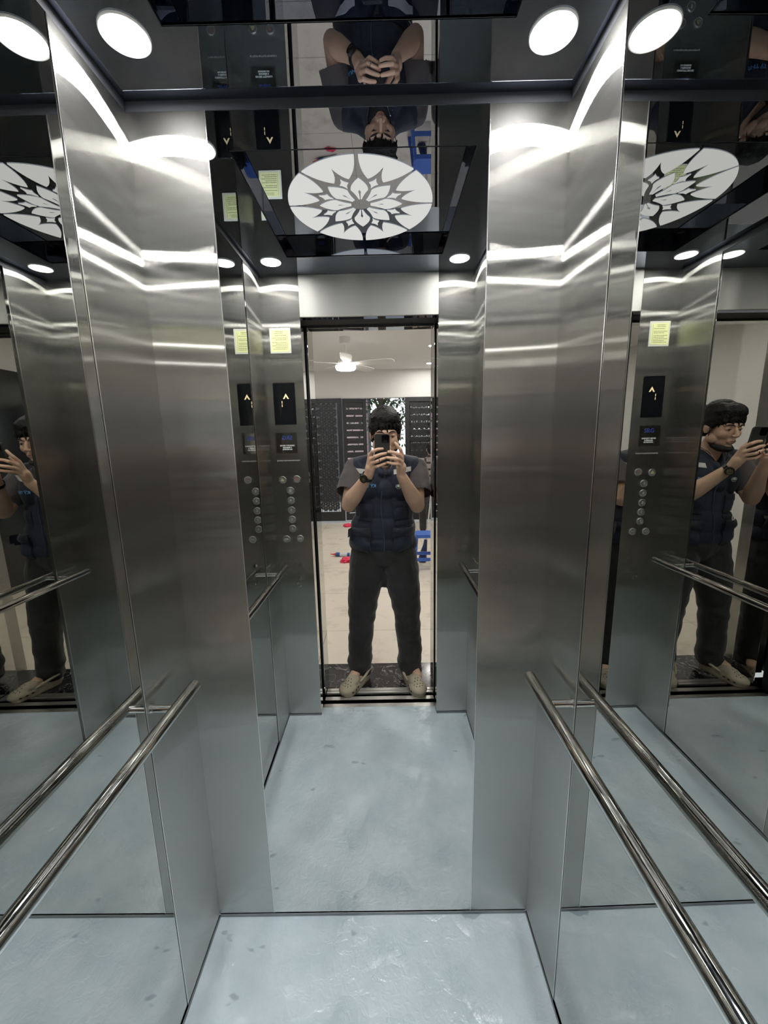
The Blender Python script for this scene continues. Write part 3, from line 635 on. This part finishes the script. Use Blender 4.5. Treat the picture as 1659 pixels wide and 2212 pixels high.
ell(bm, (-.01, -.35, 1.12), (.186, .130, .21)); ell(bm, (0, -.335, 1.22), (.10, .125, .10)); ell(bm, (-.022, -.345, .98), (.200, .134, .17)); lim([(-.165, -.335, .90), (.115, -.335, .885)], [.072, .072]); ell(bm, (-.028, -.34, .895), (.208, .136, .085))
def vdisp(p): return .005 * (noise.noise(p * 9) + .6 * noise.noise(V((p.x * 13, p.y * 13, p.z * 15)))) 
def cut_vest(me):
    b = bmesh.new(); b.from_mesh(me)
    g = [v for v in b.verts if v.co.z < .828 + .02 * abs(v.co.x + .03) / .2]; bmesh.ops.delete(b, geom=g, context='VERTS')
    b.to_mesh(me); b.free()
vest = kp(blob('vest', bm, VESTM, .005, smooth=4, disp=vdisp, cut=cut_vest))
from mathutils.bvhtree import BVHTree
def surf(meobj, x, z, y0=.2, dy=-1):
    bt = BVHTree.FromPolygons([v.co for v in meobj.data.vertices], [tuple(p.vertices) for p in meobj.data.polygons])
    def f(x, z, off=0.0):
        hit = bt.ray_cast(V((x, .2, z)), V((0, -1, 0)))
        return V((x, (hit[0].y if hit[0] else -.25) + off, z))
    return f
SV = surf(vest, 0, 0)
def patch(name, poly, mat, off=.003, thick=.004, n=7, parent=None, soft=.0):
    """cloth patch following the vest front: poly is 4 corners (x,z): bl, br, tr, tl"""
    bm = B(); g = []
    for j in range(n + 1):
        row = []
        for i in range(n + 1):
            u, v = i / n, j / n
            a = V(poly[0]).lerp(V(poly[1]), u); b = V(poly[3]).lerp(V(poly[2]), u); p = a.lerp(b, v)
            puff = soft * math.sin(math.pi * u) * math.sin(math.pi * v)
            row.append(SV(p.x, p.y, off + thick + puff))
        g.append(row)
    top = [[bm.verts.new(p) for p in r] for r in g]; bot = [[bm.verts.new(p - V((0, thick + .004, 0))) for p in r] for r in g]
    for j in range(n):
        for i in range(n):
            bm.faces.new((top[j][i], top[j][i + 1], top[j + 1][i + 1], top[j + 1][i])); bm.faces.new((bot[j][i], bot[j + 1][i], bot[j + 1][i + 1], bot[j][i + 1]))
    for i in range(n):
        bm.faces.new((top[0][i], bot[0][i], bot[0][i + 1], top[0][i + 1])); bm.faces.new((top[n][i], top[n][i + 1], bot[n][i + 1], bot[n][i]))
        bm.faces.new((top[i][0], top[i + 1][0], bot[i + 1][0], bot[i][0])); bm.faces.new((top[i][n], bot[i][n], bot[i + 1][n], top[i + 1][n]))
    o = obj(name, bm, mat, smooth=True); o.parent = vest; return o
for s, cx in ((-1, -.03), (1, -.03)):
    X = lambda a: cx + s * a
    patch('pocket', [(X(.065), .845), (X(.195), .872), (X(.190), .985), (X(.075), .990)], VESTM, .004, .010, soft=.030)
    patch('pocket_flap', [(X(.062), .955), (X(.200), .950), (X(.196), 1.000), (X(.070), 1.008)], VESTD, .026, .006, soft=.016)
    patch('reflective_strip', [(X(.060 if s < 0 else .078), 1.318), (X(.180), 1.333), (X(.180), 1.360), (X(.060 if s < 0 else .078), 1.345)], REFL, .001, .002)
patch('pocket', [(.045, 1.050), (.125, 1.055), (.125, 1.150), (.040, 1.150)], VESTM, .002, .007, soft=.012)
patch('pocket_flap', [(.040, 1.118), (.128, 1.120), (.126, 1.158), (.036, 1.160)], VESTD, .010, .004, soft=.006)
patch('pocket', [(-.165, 1.050), (-.085, 1.045), (-.080, 1.145), (-.165, 1.145)], VESTM, .002, .006, soft=.010)
patch('pocket_flap', [(.044, 1.018), (.150, 1.022), (.150, 1.040), (.040, 1.036)], VESTD, .004, .004)
patch('cloth_tag', [(.152, .995), (.166, .996), (.166, 1.012), (.152, 1.011)], pbr('grey_tag', (.2, .2, .2), .6), .012, .002, n=2)
bm = B(); pts = [SV(-.022 - .008 * math.sin(i * .3), 1.225 - i * .0195, .003) for i in range(21)]
sweep(bm, pts, .0032, 8); o = obj('zipper', bm, pbr('zipper_teeth', (.10, .13, .20), .35, metal=.5), smooth=True); o.parent = vest
def chest_text(name, s_, size, x, z, mat, bold):
    me = text_mesh(s_, size, bold, .0006); me.materials.clear(); me.materials.append(mat)
    for v in me.vertices:
        X_, Z_ = x - v.co.x, z + v.co.y; q_ = SV(X_, Z_, .0025 + v.co.z); v.co = q_
    o = bpy.data.objects.new(name, me); COL.objects.link(o); o.parent = vest; return o
chest_text('vest_text', 'KỸ THUẬT', .024, -.115, 1.255, LBLUE, .0009)
chest_text('vest_emblem', '(●)', .020, .073, 1.252, pbr('pale_logo', (.6, .66, .6), .5), .0006)
chest_text('vest_emblem_ring', '—', .034, .073, 1.247, GRN, .0015)
chest_text('vest_emblem_text', '·····', .016, .073, 1.236, pbr('pale_logo_text', (.6, .66, .6), .5), .0005)
# vest collar opening: necklace and neck edge
bm = B(); sweep(bm, [V((-.066, -.335, 1.440)), V((-.058, -.270, 1.412)), V((-.040, -.245, 1.370)), V((-.012, -.238, 1.325)), V((0, -.226, 1.318)), V((.012, -.238, 1.325)), V((.040, -.245, 1.370)), V((.058, -.270, 1.412)), V((.066, -.335, 1.440))], .0022, 8)
kp(obj('necklace', bm, SILV, smooth=True))
# jeans
bm = B()
ell(bm, (-.02, -.335, .84), (.188, .125, .12))
for s, kn, hm in ((-1, V((-.166, -.285, .42)), V((-.186, -.290, .085))), (1, V((.120, -.285, .42)), V((.134, -.290, .085)))):
    hx = -.022 + s * .094
    lim([(hx, -.33, .82), (hx + s * .018, -.318, .68), (kn.x - s * .010, -.300, .54), kn, (kn.x + s * .012, -.288, .26), hm + V((0, 0, .06)), hm], [.112, .112, .096, .082, .078, .076, .074])
    lim([hm + V((0, .01, .005)), hm + V((s * .002, .01, -.015))], [.076, .074])
lim([(-.020, -.33, .68), (-.020, -.325, .64)], [.075, .045])
def jdisp(p):
    k = 1.0 + 1.4 * max(0, (.30 - p.z) / .3) + .8 * max(0, 1 - abs(p.z - .42) / .1)
    return k * (.0055 * noise.noise(V((p.x * 7, p.y * 7, p.z * 20))) + .0035 * noise.noise(p * 22))
def cut_j(me):
    b = bmesh.new(); b.from_mesh(me); g = [v for v in b.verts if v.co.z < .038 or v.co.z > .93]; bmesh.ops.delete(b, geom=g, context='VERTS'); b.to_mesh(me); b.free()
kp(blob('jeans', bm, JEANM, .005, smooth=4, disp=jdisp, cut=cut_j))
# clogs
def clog(x, y, ang, lab):
    bm = B()
    ell(bm, (0, .075, .030), (.053, .068, .033)); ell(bm, (0, .020, .030), (.047, .070, .034)); ell(bm, (0, .035, .050), (.043, .060, .032)); ell(bm, (0, -.085, .026), (.042, .056, .030)); ell(bm, (0, -.03, .024), (.041, .08, .026)); 
    sweep(bm, [(0, .08, .012), (0, -.09, .012)], [.050, .040], 24, round_ends=True)
    def cut(me):
        b = bmesh.new(); b.from_mesh(me)
        for v in b.verts:
            if v.co.z < 0: v.co.z = 0
        b.to_mesh(me); b.free()
    o = blob('clog', bm, CROC, .003, smooth=3, cut=cut, label=None)
    bt = BVHTree.FromPolygons([v.co for v in o.data.vertices], [tuple(p.vertices) for p in o.data.polygons])
    hs = []
    for px, py in [(-.018, .105), (.0, .108), (.018, .105), (-.027, .088), (-.009, .090), (.009, .090), (.027, .088), (-.018, .072), (0, .072), (.018, .072), (-.009, .055), (.009, .055)]:
        hh = bt.ray_cast(V((px, py, .2)), V((0, 0, -1)))
        if hh[0]: b2 = B(); cyl(b2, hh[0] + hh[1] * .0006, hh[0] - hh[1] * .004, .0033, n=12); obj('vent_hole', b2, HOLE, parent=o)
    for s in (-1, 1):
        for py in (.095, .065, .035):
            hh = bt.ray_cast(V((s * .2, py, .026)), V((-s, 0, 0)))
            if hh[0]: b2 = B(); ell(b2, hh[0], (.003, .0085, .0045), seg=12, ring=8); obj('side_vent', b2, HOLE, parent=o)
    b3 = B(); sweep(b3, [(-.046, .010, .050), (-.048, -.04, .062), (-.040, -.105, .072), (0, -.140, .074), (.040, -.105, .072), (.048, -.04, .062), (.046, .010, .050)], [.006, .008, .009, .0095, .009, .008, .006], 10, round_ends=True)
    obj('heel_strap', b3, CROC, parent=o, smooth=True)
    o.parent = person; o.matrix_parent_inverse = Matrix.Translation(-V(person.location)); o.location = (x, y, .0005); o.rotation_euler = (0, 0, ang); return o
clog(-.212, -.190, math.radians(31), '')
clog(.150, -.190, math.radians(-17), '')
# watch on the wrist at image left, ring
ax = (WRL - ELL).normalized(); u, v, _ = basis(ax); WC = WRL - ax * .012
wa = empty('wristwatch', WC, label=None); wa.parent = person; wa.matrix_parent_inverse = Matrix.Translation(-V(person.location))
bm = B(); n = 36
ri = [[bm.verts.new(WC + ax * a + (u * math.cos(2 * math.pi * k / n) + v * math.sin(2 * math.pi * k / n)) * r) for k in range(n)] for a, r in ((-.011, .030), (-.010, .0335), (.010, .0335), (.011, .030))]
for a_, b_ in zip(ri, ri[1:] + ri[:1]):
    for k in range(n): bm.faces.new((a_[k], a_[(k + 1) % n], b_[(k + 1) % n], b_[k]))
st = obj('strap', bm, WATCHB, smooth=True); keep(st, wa)
nd = (V((-.25, .92, .1)) - ax * V((-.25, .92, .1)).dot(ax)).normalized(); wc = WC + nd * .031
bm = B(); cyl(bm, wc, wc + nd * .013, .0235, .0215, n=32); keep(obj('watch_case', bm, WATCHB, smooth=True), wa)
bm = B(); cyl(bm, wc + nd * .0128, wc + nd * .0138, .0165, n=28); keep(obj('watch_dial', bm, GOLD, smooth=True), wa)
bm = B()
fu, fv, _ = basis(nd)
for k in range(12):
    t = k * math.pi / 6; p = wc + nd * .0142 + (fu * math.cos(t) + fv * math.sin(t)) * .0135; cyl(bm, p, p + nd * .0006, .0014, n=8)
for t, L_ in ((.6, .012), (2.3, .009), (4.4, .010)): sweep(bm, [wc + nd * .0146, wc + nd * .0146 + (fu * math.cos(t) + fv * math.sin(t)) * L_], .0011, 6)
keep(obj('watch_hand', bm, WATCHB), wa)
bm = B(); a0 = V((-.0300, .0103, 1.4135)); dd = V((.028, -.003, .012)).normalized(); u2, v2, _ = basis(dd); n = 24
ri = [[bm.verts.new(a0 + dd * a + (u2 * math.cos(2 * math.pi * k / n) + v2 * math.sin(2 * math.pi * k / n)) * r) for k in range(n)] for a, r in ((-.0018, .0092), (-.0018, .0108), (.0018, .0108), (.0018, .0092))]
for a_, b_ in zip(ri, ri[1:] + ri[:1]):
    for k in range(n): bm.faces.new((a_[k], a_[(k + 1) % n], b_[(k + 1) % n], b_[k]))
kp(obj('finger_ring', bm, SILV, smooth=True))

# ------------------------------------------------------------------ lobby behind the camera
RLED = emis('lobby_led', (1, .97, .93), E_ROOM)
rl = empty('lobby_light', (0, 0, 0), cat='ceiling light', group='small downlights in the white lobby ceiling', label='small downlight in the white lobby ceiling outside the cabin')
obj('bezel', ring_bm(.045, .055, -.004, .001), BEZ, parent=rl, smooth=True); obj('diffuser', disc_bm(.045, -.003, .001), RLED, parent=rl)
for i, (x, y, lab) in enumerate(((.64, -3.38, 'small downlight in the white lobby ceiling, second from the gate'), (.74, -4.61, 'small downlight in the white lobby ceiling, nearest the gate'),
                                 (.62, -2.05, 'added unseen downlight in the white lobby ceiling above the blue stool side'), (-1.15, -1.25, 'added unseen downlight in the lobby ceiling near the dark glass door'),
                                 (-1.15, -3.6, 'added unseen downlight in the lobby ceiling beyond the ceiling fan'), (.55, -.95, 'added unseen downlight in the lobby ceiling nearest the elevator doorway'))):
    o = rl if i == 0 else copy_tree(rl); o.location = (x, y, RZ); o['label'] = lab  # only the two nearest the gate are seen; the others are added light
FANW = pbr('fan_white', (.72, .71, .70), .4); FANL = emis('fan_lamp', (1, .95, .88), E_FAN)
fan = empty('ceiling_fan', (-.446, -2.86, RZ), label='white ceiling fan with a round lit lamp hanging from the lobby ceiling', cat='ceiling fan')
bm = B(); sweep(bm, [(0, 0, 0), (0, 0, -.03), (0, 0, -.075), (0, 0, -.085)], [.062, .062, .058, .02], 28); obj('canopy', bm, FANW, parent=fan, smooth=True)
bm = B(); cyl(bm, (0, 0, -.08), (0, 0, -.22), .012); obj('rod', bm, FANW, parent=fan, smooth=True)
bm = B(); sweep(bm, [(0, 0, -.19), (0, 0, -.23), (0, 0, -.27), (0, 0, -.305), (0, 0, -.315)], [.03, .06, .088, .092, .075], 32); obj('motor_housing', bm, FANW, parent=fan, smooth=True)
bm = B(); sweep(bm, [(0, 0, -.315), (0, 0, -.345), (0, 0, -.365), (0, 0, -.372)], [.118, .120, .108, .05], 32); obj('lamp', bm, FANL, parent=fan, smooth=True)
for k in range(5):
    t = math.radians(72 * k + 12); c, s = math.cos(t), math.sin(t); bm = B()
    prof = [(.08, .022), (.15, .035), (.28, .062), (.48, .066), (.56, .055), (.585, .03)]
    top = [(r, w_) for r, w_ in prof] + [(r, -w_) for r, w_ in prof[::-1]]
    prism(bm, top, -.004, .004, lambda a, b, h: (a * c - b * s, a * s + b * c, -.295 + h + b * .22))
    obj('blade', bm, FANW, parent=fan)
# gate leaves at the lobby entrance
GATE = pbr('gate_paint', (.030, .031, .034), .42, metal=.3)
def gate_leaf(loc, rz, width, top, bot, kind, label, z0=.06):
    g = empty('gate_leaf', loc, rz, label=label, cat='gate', group=None); bw = .075 if kind == 'hex' else .06
    bm = B()
    for x0, x1, zz0, zz1 in ((0, bw, z0, top), (width - bw, width, z0, top), (bw, width - bw, top - bw, top), (bw, width - bw, z0, z0 + bot)): box(bm, x0, x1, -.02, .02, zz0, zz1, .002)
    obj('gate_frame', bm, GATE, parent=g)
    bm = B()
    if kind == 'hex':
        a = .050; dx, dz = a * math.sqrt(3), a * 1.5; zz = z0 + bot + .02; row = 0
        while zz < top - bw:
            xx = bw + (dx / 2 if row % 2 else 0)
            while xx < width - bw + .02:
                for q_ in range(3):
                    base = 90 + 120 * q_; c0 = V((xx, zz)); e = [c0, c0 + P(a, base - 60 + 0), c0 + P(a, base), c0 + P(a, base + 60)]
                    m_ = sum(e, V((0, 0))) / 4; e = [m_ + (p - m_) * .935 for p in e]
                    if all(bw - .012 < p.x < width - bw + .012 and z0 + bot - .012 < p.y < top - bw + .012 for p in e): prism(bm, [tuple(p) for p in e], -.003, .003, lambda a_, b_, h: (a_, h, b_))
                xx += dx
            zz += dz; row += 1
        xx = bw + dx / 4
        while xx < width - bw:
            box(bm, xx - .0035, xx + .0035, .003, .007, z0 + bot, top - bw); xx += dx / 2
        zz = z0 + bot
        while zz < top - bw:
            box(bm, bw, width - bw, .007, .010, zz, zz + .010); zz += .30
        obj('patterned_panel', bm, GATE, parent=g)
    else:
        zz = z0 + bot + .02
        while zz < top - bw - .05:
            box(bm, bw, width - bw, -.008, .008, zz, zz + .098, .001); zz += .125
        obj('slat_panel', bm, GATE, parent=g)
    return g
gate_leaf((-1.262, -5.07, 0), 0, .515, 2.232, .16, 'hex', 'dark metal gate leaf with star lattice at the left of the entrance')
gate_leaf((-.735, -5.12, 0), math.radians(-14), .42, 2.225, .12, 'slat', 'dark metal gate leaf of wide horizontal slats standing ajar')
gate_leaf((.362, -5.07, 0), 0, .50, 2.228, .16, 'hex', 'dark metal gate leaf with star lattice behind the person in plaid')
gate_leaf((-1.80, -5.12, 0), 0, .50, 2.225, .12, 'slat', 'dark slatted gate leaf at the far edge of the entrance')
gate_leaf((.40, -5.15, 0), 0, .46, 2.225, .12, 'slat', 'dark slatted gate leaf folded back behind the right lattice leaf')
# street outside
GRD = pbr('street_concrete', (.36, .35, .34), .85, bump=.1); PINK = pbr('pink_wall', (.50, .37, .38), .85, bump=.1, bscale=30, var=.08); GRAYW = pbr('grey_wall', (.10, .10, .11), .85, var=.15)
boxo('ground_street', (-9, 9, -16, RYB - .1, -.12, -.04), GRD, **S)
bm = B(); box(bm, -.98, -.36, -8.6, -7.8, -.04, 4.6)
bd = empty('neighbouring_building', (-.5, -8.2, -.04), label='pale pink building wall standing across the street beyond the gate', cat='building')
keep(obj('wall', bm, PINK), bd)
bm = B(); box(bm, -.72, -.34, -7.8, -7.76, 2.15, 2.21); box(bm, -.40, -.33, -7.8, -7.74, -.04, 4.6); keep(obj('ledge', bm, GRAYW), bd)
bm = B(); box(bm, -6, -1.0, -8.6, -7.9, -.04, 3.2); box(bm, .6, 6, -9.6, -9.0, -.04, 1.4)
obj('boundary_wall', bm, GRAYW, label='low grey wall along the far side of the street', cat='wall')
BARK = pbr('tree_bark', (.09, .065, .05), .9); LEAFM = pbr('tree_leaves', (.05, .09, .035), .6, var=.5, vscale=3)
tr = empty('street_tree', (-.02, -6.4, 0), label='leafy green tree seen through the open gate against the bright sky', cat='tree')
bm = B(); sweep(bm, [(0, 0, -.04), (.02, 0, 1.4), (-.05, .05, 2.4), (-.02, 0, 3.6)], [.085, .07, .055, .035], 12); sweep(bm, [(-.03, .04, 2.2), (.35, .1, 2.7), (.7, .1, 3.3)], [.03, .022, .012], 8); sweep(bm, [(0, 0, 1.9), (-.25, 0, 2.5), (-.35, 0, 3.2)], [.03, .02, .01], 8)
obj('trunk', bm, BARK, parent=tr, smooth=True)
bm = B(); random.seed(5)
for i in range(2600):
    cx, cy, cz = random.gauss(.15, .5), max(-.5, min(.5, random.gauss(0, .25))), random.gauss(2.55, .62)
    if cz < 1.1: continue
    r = random.uniform(.028, .06); m_ = Matrix.Rotation(random.uniform(0, 6.3), 3, 'Z') @ Matrix.Rotation(random.uniform(-1.2, 1.2), 3, 'X'); c0 = V((cx, cy, cz))
    vs = [bm.verts.new(c0 + m_ @ V(p)) for p in ((0, -r * 1.3, 0), (r * .5, 0, r * .15), (0, r * 1.3, 0), (-r * .5, 0, r * .15))]; bm.faces.new(vs)
obj('foliage', bm, LEAFM, parent=tr)
CAB = pbr('black_cable', (.01, .01, .01), .6)
bm = B()
for k in range(6): sweep(bm, [(-1.2, -7.3, 2.75 + .05 * k), (-.4, -7.3, 2.35 + .07 * k), (.1, -7.3, 2.42 + .05 * k), (1.4, -7.3, 2.9 + .03 * k)], .010, 6)
sweep(bm, [(-.1 + .22 * math.cos(t), -7.25, 2.52 + .13 * math.sin(t)) for t in [i * .35 for i in range(19)]], .010, 6)
obj('overhead_cable', bm, CAB, label='tangle of black overhead cables hanging across the street', cat='cable')
# blue plastic stool
BLUEP = pbr('blue_plastic', (.045, .13, .50), .35); sx, sy = .455, -2.46
stl = empty('plastic_stool', (sx, sy, 0), label='blue plastic stool on the beige lobby floor', cat='stool')
bm = B(); prism(bm, rrect(-.115, .115, -.115, .115, .025), .418, .432); prism(bm, rrect(-.12, .12, -.12, .12, .03), .396, .419); bmesh.ops.bevel(bm, geom=[e for e in bm.edges if any(len(f.verts) > 4 for f in e.link_faces)], offset=.003, segments=2, affect='EDGES')
obj('seat', bm, BLUEP, parent=stl)
for qx in (-1, 1):
    for qy in (-1, 1):
        bm = B(); lo, hi = .145, .108; w_ = .018
        a = [bm.verts.new((qx * lo + i * w_, qy * lo + j * w_, 0)) for i, j in ((-1, -1), (1, -1), (1, 1), (-1, 1))]; b = [bm.verts.new((qx * hi + i * w_ * .8, qy * hi + j * w_ * .8, .40)) for i, j in ((-1, -1), (1, -1), (1, 1), (-1, 1))]
        bm.faces.new(a[::-1]); bm.faces.new(b)
        for k in range(4): bm.faces.new((a[k], a[(k + 1) % 4], b[(k + 1) % 4], b[k]))
        obj('leg', bm, BLUEP, parent=stl)
bm = B()
for s in (-1, 1): box(bm, -.125, .125, s * .128 - .006, s * .128 + .006, .125, .165, .002); box(bm, s * .128 - .006, s * .128 + .006, -.125, .125, .125, .165, .002)
obj('crossbar', bm, BLUEP, parent=stl)
# tool leaning behind the stool
tl = empty('long_handled_tool', (.47, -2.75, 0), label='long metal pole with a dark blue grip end behind the stool', cat='tool')
bm = B(); sweep(bm, [(.02, -.02, .20), (.18, -.60, 1.05)], .011, 12); obj('pole', bm, CHROME, parent=tl, smooth=True)
bm = B(); sweep(bm, [(-.03, .04, .0), (-.025, .035, .05), (-.01, .02, .12), (.01, 0, .20), (.02, -.02, .27)], [.045, .05, .042, .026, .02], 16); obj('grip', bm, pbr('navy_rubber', (.02, .03, .09), .4), parent=tl, smooth=True)
# sealant cartridge and rags
tb = empty('sealant_cartridge', (-.62, -3.0, .027), math.radians(10), label='blue and white sealant cartridge with red nozzle lying on the lobby floor', cat='sealant tube')
bm = B(); cyl(bm, (-.03, 0, 0), (.16, 0, 0), .027, n=28); obj('cartridge', bm, pbr('cartridge_white', (.62, .68, .74), .35), parent=tb, smooth=True)
bm = B(); cyl(bm, (-.055, 0, 0), (.0, 0, 0), .0278, n=28); CBL = pbr('cartridge_blue', (.02, .09, .30), .35); obj('blue_band', bm, CBL, parent=tb, smooth=True)
bm = B(); cyl(bm, (.10, 0, 0), (.135, 0, 0), .0278, n=28); obj('blue_band', bm, CBL, parent=tb, smooth=True)
bm = B(); sweep(bm, [(-.055, 0, 0), (-.075, 0, 0), (-.08, 0, 0), (-.135, 0, .0)], [.020, .018, .012, .004], 16); obj('nozzle', bm, pbr('nozzle_red', (.75, .08, .07), .4), parent=tb, smooth=True)
RAG = pbr('red_plastic', (.80, .05, .12), .5)
def rag(x, y, sc_, label, seed):
    random.seed(seed); bm = B(); bmesh.ops.create_icosphere(bm, subdivisions=4, radius=sc_)
    for v in bm.verts:
        n_ = noise.noise(v.co * (2.2 / sc_) + V((seed, 0, 0))); v.co *= 1 + .55 * n_; v.co.z = max(0, v.co.z * .42 + sc_ * .25)
    obj('rag', bm, RAG, loc=(x, y, .0), smooth=True, label=label, cat='rag')
rag(-.515, -2.78, .075, 'crumpled pink-red rag on the floor in front of the sealant cartridge', 2)
rag(-.69, -4.85, .075, 'crumpled pink-red rag on the floor by the slatted gate leaf', 5)
# second person in plaid shirt, seen from behind at the right jamb
def plaid():
    m, nt, N, L, b = newmat('plaid_shirt'); tc = N.new('ShaderNodeTexCoord'); outs = []
    for ax_, sc_ in ((0, 62), (2, 62)):
        sp = N.new('ShaderNodeSeparateXYZ'); L.new(tc.outputs['Object'], sp.inputs[0]); mu = N.new('ShaderNodeMath'); mu.operation = 'MULTIPLY'; mu.inputs[1].default_value = sc_; L.new(sp.outputs[ax_], mu.inputs[0])
        si = N.new('ShaderNodeMath'); si.operation = 'SINE'; L.new(mu.outputs[0], si.inputs[0]); gt = N.new('ShaderNodeMath'); gt.operation = 'GREATER_THAN'; gt.inputs[1].default_value = .55; L.new(si.outputs[0], gt.inputs[0]); outs.append(gt)
    ad = N.new('ShaderNodeMath'); ad.operation = 'ADD'; L.new(outs[0].outputs[0], ad.inputs[0]); L.new(outs[1].outputs[0], ad.inputs[1])
    c = N.new('ShaderNodeValToRGB'); c.color_ramp.elements[0].color = (.24, .20, .19, 1); c.color_ramp.elements[1].color = (.03, .025, .025, 1); c.color_ramp.elements[1].position = .7; L.new(ad.outputs[0], c.inputs[0]); L.new(c.outputs[0], b.inputs['Base Color']); b.inputs['Roughness'].default_value = .9
    return m
p2 = empty('person', (.72, -4.3, 0), label='person in a brown plaid shirt and black trousers walking near the gate', cat='person')
def k2(o): return keep(o, p2)
PX, PY = .70, -4.30
def lim2(pts, rr): sweep(bm, [(PX + a, PY - b, c) for a, b, c in pts], rr, 16, round_ends=True)
bm = B(); ell(bm, (PX + .045, PY - .02, 1.345), (.078, .095, .115)); lim2([(.03, .0, 1.26), (.02, -.02, 1.16)], [.05, .055]); ell(bm, (PX, PY, 1.0), (.14, .09, .24)); lim2([(-.15, 0, 1.12), (-.19, .03, .90), (-.13, .12, .76)], [.05, .042, .03]); lim2([(.15, 0, 1.12), (.2, .03, .90), (.2, .12, .72)], [.05, .042, .03])
ell(bm, (PX - .12, PY - .14, .74), (.028, .035, .045)); ell(bm, (PX + .2, PY - .14, .70), (.028, .035, .045)); ell(bm, (PX - .035, PY - .01, 1.34), (.008, .02, .03)); ell(bm, (PX + .04, PY - .115, 1.335), (.012, .018, .014))
for k, (hx, hz) in enumerate(((-.14, .69), (.2, .65))):
    for j in range(4): lim2([(hx + .012 * (j - 1.5), .145, hz + .03), (hx + .013 * (j - 1.5), .150, hz - .025 + .004 * abs(j - 1)), (hx + .013 * (j - 1.5), .142, hz - .05 + .006 * abs(j - 1))], [.009, .008, .006])
    lim2([(hx + .02, .15, hz + .05), (hx + .045, .155, hz + .01)], [.010, .008])
lim2([(-.08, 0, .72), (-.10, 0, .38), (-.10, -.01, .06)], [.085, .055, .04]); lim2([(.08, 0, .72), (.11, .03, .38), (.12, .02, .06)], [.085, .055, .04])
k2(blob('body', bm, SKIN, .006, smooth=3))
bm = B(); ell(bm, (PX + .04, PY - .005, 1.39), (.088, .10, .082)); ell(bm, (PX + .045, PY + .03, 1.345), (.084, .07, .09)); k2(blob('hair', bm, HAIRM, .006, smooth=2, disp=.003, dscale=40))
bm = B(); ell(bm, (PX, PY, .98), (.18, .13, .25)); lim2([(-.13, 0, 1.14), (.13, 0, 1.14)], [.075, .075]); lim2([(-.15, 0, 1.12), (-.205, .03, .90), (-.17, .08, .80)], [.072, .062, .05]); lim2([(.15, 0, 1.12), (.21, .03, .90), (.21, .10, .76)], [.072, .062, .05]); lim2([(.02, -.01, 1.20), (.03, 0, 1.235)], [.07, .06])
k2(blob('plaid_shirt', bm, plaid(), .007, smooth=3, disp=.006, dscale=14))
bm = B(); ell(bm, (PX, PY, .74), (.15, .11, .10)); lim2([(-.08, 0, .72), (-.10, 0, .38), (-.10, -.01, .07)], [.10, .07, .055]); lim2([(.08, 0, .72), (.11, .03, .38), (.12, .02, .07)], [.10, .07, .055])
k2(blob('trousers', bm, JEANM, .007, smooth=3, disp=.005, dscale=12))
for dx_ in (-.10, .12):
    bm = B(); ell(bm, (PX + dx_, PY - .05, .035), (.045, .13, .045)); k2(blob('shoe', bm, BLACKT, .006, smooth=2))
